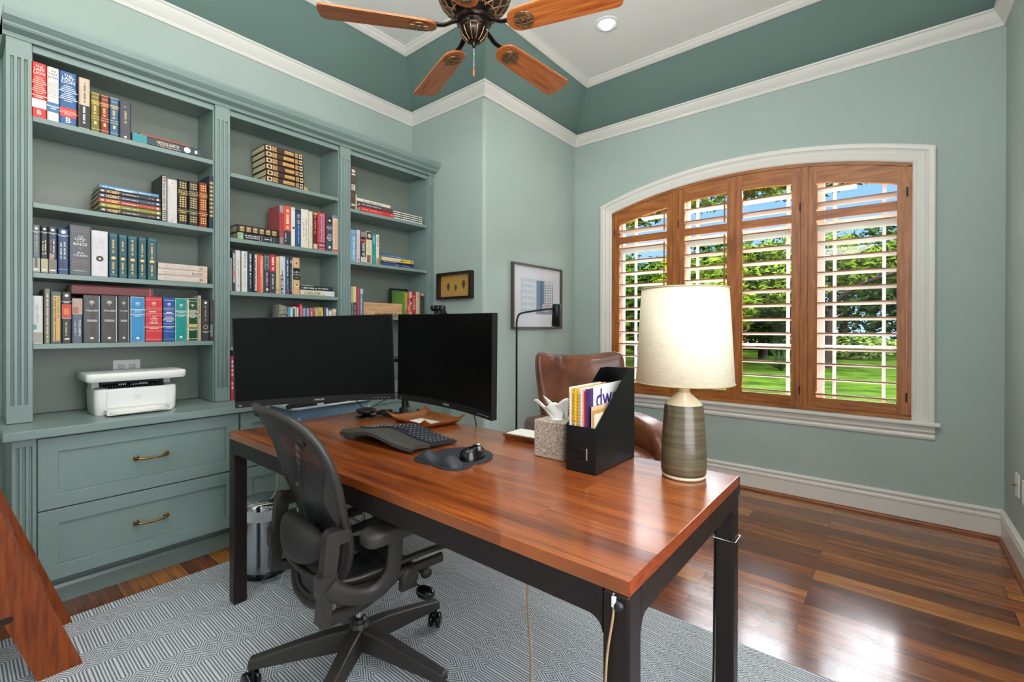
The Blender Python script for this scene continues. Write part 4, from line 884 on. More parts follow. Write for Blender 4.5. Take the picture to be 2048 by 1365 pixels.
# the wooden case (branded crate) and a small framed photo behind it
x0, x1 = at(727.5, 605, Y=YS+.02).x, at(805, 608, Y=YS+.02).x; zt = at(727.5, 604.7, Y=YS+.02).z
t = empty('wooden_case', (x0, YS+.02, zC+.0005), label="pale oak case with engraved capitals, right bay's third shelf", cat='box')
L_, H_ = x1-x0, zt-zC-.0005
m = MB(); m.box((0, 0, 0), (L_, .09, H_), M_oak); m.build('body', t, bevel=.002)
m = MB(); m.box((.012, -.004, .01), (L_-.008, .0, H_-.012), M_oak)
m.build('sliding_lid', t, bevel=.001)
m = MB(); M_burn = mat('burnt_lettering', '3a2416', rough=.8)
m.text('KIRKLAND & ELLIS', Matrix.Translation((L_*.27, -.0045, H_-.105)) @ Matrix.Rotation(R(90), 4, 'X'), L_*.56, .030, M_burn, fit=True)
for j in range(13): m.box((L_*(.27+.028*j), -.0046, H_-.128), (L_*(.27+.028*j)+.006, -.0042, H_-.119), M_burn)
m.lathe([(0, 0), (.0085, 0), (.0085, .0008), (0, .0008)], M_burn, M=Matrix.Translation((L_*.925, -.0042, H_-.105)) @ Matrix.Rotation(R(90), 4, 'X'), seg=16)
m.build('lettering', t)
t = empty('picture_frame', (at(783.5, 590, Y=YS+.19).x-.02, YS+.19, zC+.0005), rz=R(-12), label="small black picture frame leaning behind the wooden case, right bay's third shelf", cat='picture frame')
m = MB()
for a, b, c, d in ((0, .16, 0, .014), (0, .16, .226, .24), (0, .014, .014, .226), (.146, .16, .014, .226)): m.box((a, 0, c), (b, .014, d), M_blackg)
m.build('frame', t); m = MB(); m.box((.014, .004, .014), (.146, .008, .226), mat('green_photo', '24402c', rough=.2, color2='5f8a6a', vscale=30)); m.build('photo', t)

# ---------------------------------------------------------------- printer, sockets
t = empty('printer', (.447, 2.985, .8155), label='white compact laser printer on the counter with paper in its tray', cat='printer')
m = MB(); P = rrect(0, 0, .335, .215, .022)
def ring(P, z, s=1, dy=0): return [(.1675+(x-.1675)*s, .1075+(y-.1075)*s+dy, z) for x, y in P]
zs = [(0, .97), (.004, .985), (.06, 1.0), (.118, 1.005), (.126, .995)]
n = len(P); vs = []
for z, s_ in zs: vs += ring(P, z, s_)
m.add(vs, [(i*n+j, i*n+(j+1) % n, (i+1)*n+(j+1) % n, (i+1)*n+j) for i in range(len(zs)-1) for j in range(n)], M_white, True)
m.add(vs, [tuple(range(n))[::-1], tuple(range(4*n, 5*n))], M_white)
m.build('body', t)
M_grey = mat('printer_grey', '8c9298', rough=.4)
m = MB()
m.box((.05, .012, .1262), (.285, .19, .1275), M_black); m.box((.012, .012, .1262), (.05, .19, .130), M_grey); m.box((.285, .012, .1262), (.323, .19, .130), M_grey)
for i in range(22): m.box((.055+.0102*i, .05, .1275), (.0585+.0102*i, .15, .139), M_black)
m.box((.05, .15, .1275), (.285, .19, .17), M_black)
m.box((.145, .02, .140), (.215, .05, .143), M_grey)
for x in (.10, .185):
    for j in range(4): m.box((x+.008*j, .046, .139), (x+.005+.008*j, .05, .146), M_white)
m.build('paper_path', t)
m = MB()
for x in (.004, .300): m.box((x, .10, .124), (x+.03, .205, .168), M_white)
m.build('lid_support', t, bevel=.004)
m = MB(); P2 = rrect(-.035, -.035, .370, .225, .016); vs = []
for z, d in ((.166, .010), (.176, .0), (.200, 0), (.207, .004)): vs += [(.1675+(x-.1675)*(1-d*4), .1+(y-.1)*(1-d*5), z) for x, y in P2]
n = len(P2); m.add(vs, [(i*n+j, i*n+(j+1) % n, (i+1)*n+(j+1) % n, (i+1)*n+j) for i in range(3) for j in range(n)], M_white, True); m.add(vs, [tuple(range(n))[::-1], tuple(range(3*n, 4*n))], M_white)
m.build('scanner_lid', t)
m = MB(); m.box((.045, -.006, .030), (.290, .004, .118), M_white); m.build('front_door', t, bevel=.003)
m = MB(); M_line = mat('embossed_grey', 'b9bcc2', rough=.3)
for r_ in (.0135,): m.tube([(.1675+r_*math.cos(a), -.0065, .078+r_*math.sin(a)) for a in [2*PI*i/30 for i in range(30)]], .0006, M_line, 5, closed=True)
m.text('hp', Matrix.Translation((.1590, -.0068, .070)) @ Matrix.Rotation(R(90), 4, 'X') @ Matrix.Shear('XY', 4, (.25, 0)), None, .014, M_line)
m.build('logo', t)
m = MB(); m.box((.040, -.085, .006), (.288, .0, .010), M_white); m.box((.036, -.07, .006), (.044, .0, .028), M_white); m.box((.286, -.07, .006), (.294, .0, .028), M_white); m.build('paper_tray', t, bevel=.001)
m = MB(); m.grid(lambda u, v: (.455+.045+u*.222, 2.985-.098+v*.16, .8155+.0125+.006*u*u*(1-v)*.6), 6, 6, M_paper)
q = tag(m.build('paper_sheet', solid=.001), 'white sheet of paper lying in the printer tray', 'paper')
def outlet(parent, x, z, y, vertical=False):
    pass
t = empty('wall_outlet', (.629, YBK, 1.03), label='white double power outlet on the bookcase back above the printer', cat='outlet')
m = MB(); m.box((-.060, -.006, -.038), (.060, 0, .038), M_white); m.build('cover_plate', t, bevel=.003)
for s_ in (-1, 1):
    m = MB(); m.lathe([(0, 0), (.0165, 0), (.0165, .003), (0, .003)], M_white, M=Matrix.Translation((s_*.024, -.006, .002)) @ Matrix.Rotation(R(90), 4, 'X'), seg=24)
    for q in (-.006, .006): m.box((s_*.024+q-.001, -.0095, .002), (s_*.024+q+.001, -.009, .011), M_black)
    m.box((s_*.024-.002, -.0095, -.010), (s_*.024+.002, -.009, -.006), M_black)
    m.build('receptacle', t)
for i, (xc_, lab) in enumerate(((3.572, 'white cable wall plate with a small brass connector by the corner'), (3.40, 'white duplex wall socket plate nearer the frame edge'))):
    t = empty('wall_plate' if i == 0 else 'wall_outlet', (xc_, Yr, .425), label=lab, cat='wall plate')
    m = MB(); m.box((-.042, 0, -.060), (.042, .006, .060), M_white); m.build('cover_plate', t, bevel=.002)
    m = MB()
    if i == 0: m.tube([(0, .006, 0), (0, .024, 0)], .005, M_brass, 10); m.build('connector', t)
    else:
        for z in (-.024, .024): m.box((-.017, .006, z-.014), (.017, .009, z+.014), M_white)
        m.build('receptacle', t)
# ---------------------------------------------------------------- rug
ZR = .009
m = MB(); m.box((-.75, -.30, .0005), (1.974, 2.712, ZR), M_rug)
tag(m.build('area_rug'), 'large grey and white flatweave rug with a diamond pattern under the desk', 'rug')

# ---------------------------------------------------------------- desk
DX0, DX1, DY0, DY1, DZ = .803, 1.603, .375, 2.312, .777
t = empty('desk', (0, 0, 0), label='long desk with orange-brown plank top on a dark steel frame', cat='desk')
m = MB(); m.box((DX0, DY0, DZ-.030), (DX1, DY1, DZ), M_desk)
m.add([(DX0, DY0-.0003, DZ-.0295), (DX1, DY0-.0003, DZ-.0295), (DX1, DY0-.0003, DZ-.0005), (DX0, DY0-.0003, DZ-.0005)], [(0, 1, 2, 3)], M_deskend)
m.build('desktop', t, bevel=.0015)
LW = .056; zb = DZ-.030
m = MB()
for y in (DY0, DY1-LW): m.box((DX0+LW, y+.001, zb-.060), (DX1-LW, y+LW-.001, zb-.0005), M_steelb)
for x in (DX0, DX1-LW): m.box((x+.001, DY0+LW, zb-.060), (x+LW-.001, DY1-LW, zb-.0005), M_steelb)
# rounded inner corners of the frame
def fillet(m, cx, cz, sx_, y0, y1, axis):
    r_ = .03; P = [(cx, cz), (cx+sx_*r_, cz)]+[(cx+sx_*(r_-r_*math.cos(a)), cz-(r_-r_*math.sin(a))) for a in [PI/2-PI/2*i/8 for i in range(9)]][:0]
    pts = [(cx, cz)]+[(cx+sx_*(r_-r_*math.sin(a)), cz-(r_-r_*math.cos(a))) for a in [PI/2*i/8 for i in range(9)]]
    m.prism(pts, axis, y0, y1, M_steelb)
for y in (DY0+.001, DY1-LW+.001):
    fillet(m, DX0+LW, zb-.060, 1, y, y+LW-.002, 'y'); fillet(m, DX1-LW, zb-.060, -1, y, y+LW-.002, 'y')
for x in (DX0+.001, DX1-LW+.001):
    fillet(m, DY0+LW, zb-.060, 1, x, x+LW-.002, 'x'); fillet(m, DY1-LW, zb-.060, -1, x, x+LW-.002, 'x')
m.build('apron', t)
for x in (DX0, DX1-LW):
    for y in (DY0, DY1-LW):
        m = MB(); m.box((x, y, ZR+.0005), (x+LW, y+LW, zb-.0005), M_steelb); m.build('leg', t, bevel=.006, seg=3)
m = MB(); m.box((DX1+.001, DY0-.001, DZ-.062), (DX1+.012, DY0+.05, DZ-.004), M_black)
m.build('cable_clip', t, bevel=.002)

# cords
M_cordb = mat('braided_tan_cord', 'b08d6a', rough=.7, bump=.6, bscale=900)
M_cordd = mat('black_cord', '131315', rough=.5)
def cord(name, pts, r, mt, lab, seg=6, n=6, cat='cable', group=None):
    m = MB(); m.tube(smooth_path(pts, n), r, mt, seg); return tag(m.build(name), lab, cat, group)
t = empty('charging_cable', (0, 0, 0), label='tan charging cable clipped to the desk corner, hanging down the near leg', cat='cable')
px = DX0-.006
m = MB(); m.tube(smooth_path([(px, DY0+.028, .737), (px-.001, DY0+.030, .70), (px-.003, DY0+.041, .62), (px-.004, DY0+.045, .5), (px-.004, DY0+.043, .3), (px-.02, DY0+.03, .12), (px-.08, DY0-.05, ZR+.004), (px-.2, DY0-.15, ZR+.004)], 8), .0024, M_cordb, 8); m.build('cord', t)
m = MB(); m.box((px-.003, DY0+.0245, .722), (px+.003, DY0+.0325, .742), M_white); m.box((px-.0015, DY0+.0265, .742), (px+.0015, DY0+.0305, .749), M_chrome); m.build('plug', t, bevel=.001)
m = MB(); m.lathe([(0.010, -.0), (.011, .003), (.009, .008), (.004, .011), (0, .0115)], M_black, M=Matrix.Translation((DX0, DY0+.020, .725)) @ Matrix.Rotation(R(-90), 4, 'Y'), seg=20); m.build('cable_holder', t)
# two tan cables under the desk
cord('hanging_cable', [(1.24, .95, .685), (1.215, .93, .5), (1.19, .91, .35), (1.175, .885, .2), (1.19, .90, .05), (1.15, .86, ZR+.004), (1.05, .80, ZR+.004)], .0026, M_cordb, 'tan braided cable hanging under the desk to the rug', group='twin cables hanging under the desk')
cord('hanging_cable', [(1.25, .945, .685), (1.222, .93, .45), (1.205, .91, .3), (1.165, .87, .15), (1.15, .86, .05), (1.13, .83, ZR+.004), (1.02, .74, ZR+.004)], .0022, mat('grey_cord', 'b9aea4', rough=.6), 'thinner greyish cable twisted round the tan one under the desk')
cord('power_cable', [(DX1-.03, DY0+LW+.006, .70), (DX1-.04, DY0+LW+.006, .4), (DX1-.045, DY0+LW+.008, .1), (DX1-.06, DY0+LW+.02, .02), (DX1-.12, DY0+LW+.03, ZR+.004), (DX1-.16, DY0+.03, ZR+.004), (DX1-.12, DY0-.02, ZR+.004), (DX1-.06, DY0-.02, ZR+.004), (DX1+.05, DY0+.02, ZR+.004), (DX1+.22, DY0+.1, ZR+.004)], .0035, M_cordd, 'black power cable looping on the rug round the far desk leg')
m = MB()
q = DX1-LW/2
m.tube([(q+.032*c1, DY0+LW/2+.032*s1, .585) for c1, s1 in ((1, -1), (1, 1), (-1, 1), (-1, -1))], .0022, M_silv, 6, closed=True)
tag(m.build('cable_tie'), 'pale cable tie strapped round the far right desk leg', 'cable tie')

# ---------------------------------------------------------------- monitors
M_screen = mat('screen_black', '040404', rough=.38, spec=.14)
M_bez = mat('bezel_charcoal', '161516', rough=.5, spec=.3)
def monitor(A, B, z0a, z0b, lab, cam_=False):
    """A left bottom corner, B right bottom corner as seen by the sitter"""
    A, B = Vector(A), Vector(B); d = B-A; L_ = d.length; ang = math.atan2(d.y, d.x)
    t = empty('monitor', (A.x, A.y, z0a), ang, lab, 'monitor'); t.rotation_euler = (0, -math.atan2(z0b-z0a, L_), ang)
    H_ = .42; Rc = 1.5; sag = Rc-math.sqrt(Rc*Rc-L_*L_/4)
    def yy(x): return math.sqrt(Rc*Rc-(x-L_/2)**2)-(Rc-sag)      # bulges away from the sitter
    n = 24; xs = [L_*i/n for i in range(n+1)]
    m = MB()
    def shell(m, a, b, z0, z1, d0, d1, mt):
        k0 = [i for i in range(n+1)]
        X = [a+(b-a)*i/n for i in k0]; vs = []
        for x in X: vs += [(x, yy(x)+d0, z0), (x, yy(x)+d1, z0), (x, yy(x)+d1, z1), (x, yy(x)+d0, z1)]
        fs = []
        for i in range(n):
            for j in range(4): fs.append((4*i+j, 4*i+4+j, 4*i+4+(j+1) % 4, 4*i+(j+1) % 4))
        fs += [(3, 2, 1, 0), (4*n, 4*n+1, 4*n+2, 4*n+3)]
        m.add(vs, fs, mt)
    shell(m, 0, L_, 0, H_, 0, .028, M_bez)
    m.prism([(L_*.25, sag+.01), (L_*.75, sag+.01), (L_*.68, sag+.055), (L_*.32, sag+.055)], 'z', .08, .34, M_bez)
    m.build('housing', t)
    m = MB(); shell(m, .004, L_-.004, .030, H_-.004, -.0012, .002, M_screen); m.build('screen', t)
    m = MB(); M_l = mat('bezel_lettering', 'b5b5b8', rough=.5)
    w_ = .044; m.text('PHILIPS', Matrix.Translation((L_/2-w_/2, sag-.0012, .010)) @ Matrix.Rotation(R(90), 4, 'X'), w_, .0085, M_l, fit=True)
    x_ = .010; m.box((x_, yy(.02)-.0012, .008), (x_+.018, yy(.02)-.0008, .011), M_l)
    for j in range(5): x_ = L_-.105+.018*j; m.box((x_, yy(x_)-.0015, .011), (x_+.008, yy(x_+.008)-.0005, .0125), M_l)
    m.build('lettering', t)
    return t
monitor((.843, 2.354), (1.392, 1.884), .873, .897, 'wide curved black monitor facing the chair, left of the pair')
monitor((1.406, 1.884), (1.333, 1.196), .896, .888, 'curved black monitor turned inward, with a webcam on top')
# dual arm stand clamped at the back edge
t = empty('monitor_stand', (1.555, 2.02, DZ+.0005), label='black dual monitor stand with a pole, among cables at the back edge', cat='monitor stand')
m = MB(); m.box((-.085, -.08, 0), (.045, .08, .008), M_black); m.build('base_plate', t, bevel=.003)
m = MB(); m.tube([(0, 0, .008), (0, 0, .43)], .0175, M_black, 16); m.build('pole', t)
m = MB(); m.lathe([(.03, .008), (.03, .04), (.022, .045)], M_black, seg=20); m.build('collar', t)
for y_, pts in ((0, [(0, 0, .30), (-.13, .07, .31), (-.40, .145, .315)]), (1, [(0, 0, .28), (-.04, -.17, .31), (-.125, -.45, .315)])):
    m = MB(); m.tube(pts, .016, M_black, 10); m.lathe([(.024, -.02), (.024, .02)], M_black, c=(0, 0, pts[0][2]), seg=16); m.build('arm', t)
t = empty('webcam', (1.385, 1.56, 1.3165), R(172), 'small black webcam with twin lenses clipped on the inward monitor', 'webcam')
m = MB(); m.box((-.012, -.045, .008), (.014, .045, .034), M_black); m.build('body', t, bevel=.008, seg=3)
m = MB()
for y in (-.022, .016): m.lathe([(0, 0), (.013, 0), (.013, .006), (.009, .009), (0, .006)], M_blackg, M=Matrix.Translation((.014, y, .021)) @ Matrix.Rotation(R(90), 4, 'Y'), seg=20)
m.build('lens', t); m = MB(); m.box((-.030, -.02, -.004), (.012, .02, .010), M_black); m.box((-.036, -.02, -.045), (-.031, .02, .0), M_black); m.build('clip', t, bevel=.002)

# ---------------------------------------------------------------- small things on the desk
M_kb = mat('keyboard_dark', '25262a', rough=.55); M_palm = mat('palm_rest_fabric', '3a3733', rough=.85, bump=.4, bscale=700, var=.08, vscale=90)
t = empty('keyboard', (1.075, 1.60, DZ), R(1.5), 'curved ergonomic black keyboard with a padded wrist rest on flip feet', 'keyboard')
def kz(y, x):   # surface height over desk: raised centre hump, sloping down to the back
    return .016+.024*math.exp(-(y/.13)**2)+.022*(1-x/.235)+.004*math.cos(min(1, abs(y)/.24)*PI)
KL = .235
def kout(y): return .020*(math.cos(y/.235*PI*.5))         # front edge bows toward the sitter
m = MB()
def slab(m, x0, x1, th, mt, drop0=0):
    top = lambda u, v: ((x0+(x1-x0)*v)-kout(-KL+2*KL*u)*(1-(x0+(x1-x0)*v)/.235), -KL+2*KL*u, kz(-KL+2*KL*u, x0+(x1-x0)*v)-drop0*max(0, 1-v*5)**2)
    nu, nv = 40, 14
    m.grid(top, nu, nv, mt, flip=True)
    m.grid(lambda u, v: tuple(Vector(top(u, v))-Vector((0, 0, th))), nu, nv, mt)
    for vv, fl in ((0, False), (1, True)): m.grid(lambda u, v: tuple(Vector(top(u, vv))-Vector((0, 0, th*v))), nu, 2, mt, flip=fl)
    for uu, fl in ((0, True), (1, False)): m.grid(lambda u, v: tuple(Vector(top(uu, u))-Vector((0, 0, th*v))), nv, 2, mt, flip=fl)
slab(m, .095, .235, .010, M_kb); m.build('base', t)
m = MB(); slab(m, 0, .092, .013, M_palm, .010); m.build('wrist_rest', t)
m = MB(); M_key = mat('keycap', '2e3036', rough=.5)
for r_ in range(6):
    x = .108+.0205*r_
    for c in range(20):
        y = -.222+.0232*c
        if r_ == 0 and 5 < c < 9: continue
        yaw = .0
        z = kz(y, x); s_ = (kz(y+.005, x)-kz(y-.005, x))/.01
        M_ = Matrix.Translation((x-kout(y)*(1-x/.235), y, z+.0005)) @ Matrix.Rotation(math.atan(s_), 4, 'X')
        m.box((-.0085, -.0098, 0), (.0085, .0098, .0055), M_key, M_)
m.build('keycaps', t)
m = MB()
for q in range(1): 
    for r_ in range(6):
        for c in range(20):
            x = .108+.0205*r_; y = -.222+.0232*c; z = kz(y, x)
            if r_ == 0 and 5 < c < 9: continue
            m.box((x-kout(y)*(1-x/.235)-.003, y-.0015, z+.0062), (x-kout(y)*(1-x/.235)+.001, y+.0015, z+.0065), M_silv)
m.build('key_legends', t)
for y in (-.205, .205):
    m = MB(); z = kz(y, .03)-.008
    m.tube([(.020, y-.014, z), (.012, y-.011, .004), (.012, y+.011, .004), (.020, y+.014, z)], .0032, M_kb, 8); m.build('foot', t)
# mouse mat and mouse
M_pad = mat('gel_pad', '24282e', rough=.6)
t = empty('mouse_pad', (1.175, 1.215, DZ+.0005), 0, 'dark round mouse pad with a humped gel wrist rest', 'mouse pad')
def padout(a): return (.118*math.cos(a)+.012, .118*math.sin(a))
P = [padout(R(-115+230*i/28)) for i in range(29)]+[(-.075, .122), (-.105, .118), (-.130, .09), (-.135, .05), (-.128, .0), (-.135, -.05), (-.130, -.09), (-.105, -.118), (-.075, -.122)]
m = MB(); m.prism(P, 'z', 0, .005, M_pad); m.build('mat', t, bevel=.0015)
def wr(u, v):
    y = -.105+.21*u; a = PI*v; h_ = .028*(math.exp(-((abs(y)-.055)/.036)**2)+.25)*min(1, (1-abs(2*u-1))*7)**.5; wd = .030*min(1, (1-abs(2*u-1))*5+.05)**.5
    return (-.092-wd*math.cos(a), y, .0045+h_*math.sin(a))
m = MB(); m.grid(wr, 40, 14, M_pad, flip=True); m.build('wrist_rest', t)
t = empty('computer_mouse', (1.205, 1.165, DZ+.006), R(12), 'sculpted black computer mouse on the round pad', 'mouse')
def ms(u, v):
    a = 2*PI*u; b = v*PI/2; rx, ry = .066, .040
    r_ = math.cos(b)**.7
    return (rx*r_*math.cos(a)-.004, ry*r_*math.sin(a)*(1-.15*math.cos(a)), .042*math.sin(b)*(1-.25*math.cos(a)*math.cos(b))-.004*math.sin(a)*math.sin(b))
m = MB(); m.grid(ms, 36, 12, M_blackg, cu=True); m.build('shell', t)
m = MB(); m.lathe([(0.008, -.003), (.010, 0), (.008, .003)], M_silv, M=Matrix.Translation((.036, .004, .030)) @ Matrix.Rotation(R(90), 4, 'X'), seg=16); m.build('scroll_wheel', t)
m = MB(); m.text('logitech', Matrix.Translation((-.050, .008, .031)) @ Matrix.Rotation(R(-78), 4, 'Z') @ Matrix.Rotation(R(50), 4, 'X'), .018, .004, M_silv, fit=True); m.build('logo', t)
# leather tray
M_tan = mat('tan_leather', '8a4f24', rough=.45, color2='a8642f', vscale=12, bump=.3, bscale=300)
t = empty('leather_tray', (1.515, 1.80, DZ+.0005), R(-6), 'tan leather valet tray with pinched corners beside the keyboard', 'tray')
def tr(u, v):
    x, y = (u-.5)*.25, (v-.5)*.36
    ex, ey = abs(2*u-1), abs(2*v-1); e_ = max(ex, ey); rim = max(0, (e_-.72)/.28)
    h_ = .024*rim**1.2; c_ = max(0, min(ex, ey)-.72)/.28; h_ += .026*c_
    k_ = 1-.10*rim-.0*c_
    return (x*k_+math.copysign(.012*c_, x), y*k_+math.copysign(.012*c_, y), h_+.002)
m = MB(); m.grid(tr, 27, 35, M_tan, flip=False); m.build('tray_body', t, solid=.003)
m = MB()
for sx_ in (-1, 1):
    for sy in (-1, 1): m.lathe([(0, -.004), (.004, -.003), (.004, .003), (0, .004)], M_brass, M=Matrix.Translation((sx_*.108, sy*.158, .036)), seg=12)
m.build('stud', t)
m = MB(); m.box((-.045, -.07, 0), (.045, .07, .002), M_paper)
tag(m.build('paper_note', loc=(1.49, 1.79, DZ+.0075)), 'white card lying in the leather tray', 'paper')
# speaker puck on a round stand
t = empty('speakerphone', (1.400, 2.145, DZ+.0005), 0, 'round black conference puck on a small angled base', 'speaker')
m = MB(); m.lathe([(.052, 0), (.054, .003), (.048, .007), (.02, .010), (.018, .018)], M_blackg, seg=36); m.build('base', t)
m = MB(); m.lathe([(.020, .018), (.044, .022), (.051, .030), (.052, .038), (.046, .043), (.0, .045)], M_black, seg=36); m.build('puck', t)
t = empty('coiled_cable', (1.50, 2.12, DZ+.0005), 0, 'black coiled cable heaped at the foot of the monitor stand', 'cable')
m = MB(); m.tube([(.045*math.cos(a)*(1+.1*math.sin(3*a)), .032*math.sin(a), .004+.0016*a/PI+.003*math.sin(2.3*a)**2) for a in [i*.35 for i in range(90)]], .0028, M_cordd, 6); m.build('coil', t)
cord('loose_cable', [(1.395, 2.12, DZ+.04), (1.45, 2.06, DZ+.09), (1.50, 2.03, DZ+.105), (1.54, 2.00, DZ+.10), (1.575, 2.01, DZ+.05), (1.592, 2.04, DZ+.006)], .0022, M_cordd, 'thin black cable arching from the round puck to the stand')
cord('loose_cable', [(1.395, 2.165, DZ+.044), (1.38, 2.22, DZ+.09), (1.36, 2.27, DZ+.13)], .0022, M_cordd, 'thin black cable rising from the puck behind the left monitor')
cord('video_cable', [(1.46, 1.50, .95), (1.54, 1.52, .88), (1.585, 1.53, .83), (1.612, 1.54, .74), (1.612, 1.54, .60)], .003, M_cordd, 'black cable hanging from the back of the inward monitor over the desk edge')
# wooden coaster box behind tissue box
t = empty('wooden_coasters', (1.555, 1.185, DZ+.0005), R(2), 'small stacked wooden tray with a paper sheet behind the tissue box', 'tray')
m = MB(); m.box((-.055, -.085, 0), (.055, .085, .012), M_desk); m.build('base', t, bevel=.001)
m = MB(); m.box((-.060, -.09, .0125), (.060, .09, .024), M_desk); m.build('lid', t, bevel=.001)
m = MB(); m.box((-.050, -.08, .0245), (.057, .08, .026), M_paper); m.build('paper', t)
# tissue box
M_felt = mat('felt_brown', '7d6b5b', rough=1, color2='bdb0a2', vscale=160, bump=.8, bscale=500, sheen=.3)
t = empty('tissue_box', (1.437, .953, DZ+.0005), R(-1), 'brown felt cube tissue cover with a tissue pulled out', 'tissue box')
m = MB(); m.box((-.066, -.066, 0), (.066, .066, .135), M_felt, ch=.004)
m.build('cover', t, bevel=.010, seg=4)
m = MB(); M_tis = mat('tissue', 'f0eeea', rough=.9, bump=.2, bscale=40)
def ts(u, v):
    s_ = v; w_ = .016+.062*s_**.7
    return (-.01+.045*s_*math.sin(3+u*5)*.3+.004, (u-.5)*w_*2*.9+.045*s_*1.2, .128+.088*s_*(1-.35*s_)+.012*math.sin(u*9)*s_)
m.grid(ts, 14, 12, M_tis)
def ts2(u, v):
    s_ = v; w_ = .012+.045*s_**.7
    return (.012-.03*s_+.006*math.sin(u*12)*s_, (u-.5)*w_*2+.012*s_-.01, .128+.075*s_+.015*math.sin(u*7+1)*s_)
m.grid(ts2, 14, 10, M_tis); m.build('tissue', t, solid=.0008)
m = MB(); m.lathe([(.0, 0), (.030, .0), (.030, .0006), (0, .0006)], M_tis, c=(0, 0, .1352), seg=24); m.build('opening', t)
# magazine file
M_file = mat('black_metal_file', '1b1a1b', rough=.3, metal=.55)
t = empty('magazine_file', (1.309, .728, DZ+.0005), 0, 'black metal magazine file with sloped sides and a label holder', 'magazine file')
FX, FY, HB, HF = .288, .110, .325, .150; tk_ = .0016
side = [(0, 0), (FX, 0), (FX, HB), (FX-.055, HB), (0, HF)]
m = MB()
m.prism([(x, z) for x, z in side], 'y', 0, tk_, M_file); m.prism([(x, z) for x, z in side], 'y', FY-tk_, FY, M_file)
m.box((0, tk_, 0), (tk_, FY-tk_, HF), M_file); m.box((FX-tk_, tk_, 0), (FX, FY-tk_, HB), M_file); m.box((0, 0, 0), (FX, FY, tk_), M_file)
m.build('box', t)
m = MB(); m.tube([(-.0015, .034, .048), (-.0015, .034, .078), (-.0015, .086, .078), (-.0015, .086, .048)], .0013, M_file, 6, closed=True); m.box((-.003, .028, .044), (-.0005, .033, .082), M_chrome); m.build('label_holder', t)
mags = [('d8d2c4', 'white', .0), ('c99a2a', 'ochre', 1), ('d8a93a', 'yellow', 2), ('c99a2a', 'golden', 3), ('dcb050', 'amber', 4), ('d8c4a0', 'sand', 5), ('cfc9be', 'pale grey', 6), ('d5a9a0', 'blush', 7), ('c22a26', 'red', 8), ('40245a', 'purple', 9)]
yy0 = .728+FY-.008
for i, (c, nm, _) in enumerate(mags):
    th = .0062 if i < 8 else .008; L_ = .21; Hm = .272-.004*(i % 3)
    mg = empty('magazine', (1.3125+.003*((i*5) % 3)+.0, yy0, DZ+.003), 0, nm+'-spined magazine standing in the black magazine file', 'magazine', 'magazines in the black file')
    m = MB(); m.box((0, -th, 0), (L_, 0, Hm), cov(c))
    if 0 < i < 6: m.box((-.0004, -th+.0004, Hm*.60), (0, -.0004, Hm*.985), cov('e0b53c'))
    if i < 7:
        m.box((-.0002, -th+.0006, .01), (.0002, -.0006, Hm*.58), cov('cfc8ba'))
        for j in range(10): m.box((-.0006, -th*.62, Hm*(.55+.04*j)), (-.0003, -th*.3, Hm*(.57+.04*j)), cov('2a2620'))
    m.build('cover', mg, loc=(0, 0, 0)); mg.rotation_euler = (R(0), R(.0), 0)
    m = MB(); m.box((.0015, -th+.0006, Hm), (L_-.001, -.0006, Hm+.0004), M_paper); m.build('page_block', mg)
    yy0 -= th+.0007
mg = empty('magazine', (1.345, yy0, DZ+.003), 0, 'white magazine with a large purple masthead, frontmost in the black file', 'magazine', 'magazines in the black file')
m = MB(); m.box((0, -.005, 0), (.215, 0, .280), cov('e6e4e2', .3)); m.text('dwell', Matrix.Translation((.010, -.0056, .205)) @ Matrix.Rotation(R(90), 4, 'X'), .190, .062, cov('4a2f8a', .4), bold=.012, fit=True); m.build('cover', mg)
mg = empty('magazine', (1.352, yy0-.0062, DZ+.003), 0, 'cream small-format booklet with an orange line in front of the white magazine', 'magazine')
m = MB(); m.box((0, -.004, 0), (.17, 0, .185), cov('dccba6')); m.box((.008, -.0044, .168), (.10, -.004, .173), cov('a5702a'))
for j in range(6): m.box((.012, -.0043, .15-.016*j), (.012+.03+.02*(j % 3), -.004, .1515-.016*j), cov('9a8a6a'))
m.build('cover', mg)
for j, c in enumerate(('c7b088', 'b58a50', 'd8cdb4')):
    mg = empty('magazine', (1.3128+.001*j, yy0-.0115-.0045*j, DZ+.003), 0, ('tan', 'brown', 'ivory')[j]+' thin low booklet at the near side of the black file', 'magazine')
    m = MB(); m.box((0, -.0038, 0), (.18-.02*j, 0, .215-.012*j), cov(c)); m.build('cover', mg)

# ---------------------------------------------------------------- table lamp
M_cer = mat('stoneware_glaze', '3f392c', rough=.3, color2='655840', vscale=3, stretch=(1, 1, 30), spec=.5, coat=.3)
M_cert = mat('pale_glaze', 'cfc2a4', rough=.3)
t = empty('table_lamp', (1.492, .512, DZ+.0005), 0, 'ceramic bottle-shaped table lamp with a large cream linen drum shade', 'lamp')
m = MB(); m.lathe([(.052, 0), (.064, .001), (.067, .006), (.0655, .011)], M_cert, seg=64, cap=True)
m.build('foot_ring', t)
m = MB(); m.lathe([(.0655, .011), (.069, .018), (.0695, .04), (.0685, .08), (.066, .13), (.0625, .18), (.0595, .222), (.0565, .230)], M_cer, seg=64, cap=False); m.build('base', t)
m = MB(); m.lathe([(.0565, .230), (.050, .238), (.034, .253), (.022, .264), (.019, .268)], M_cert, seg=64, cap=False); m.lathe([(.019, .268), (.018, .30)], mat('wood_neck', 'b59a70', rough=.5), seg=32); m.build('neck', t)
m = MB(); m.tube([(0, 0, .30), (0, 0, .40)], .009, M_brass, 12); m.build('socket', t)
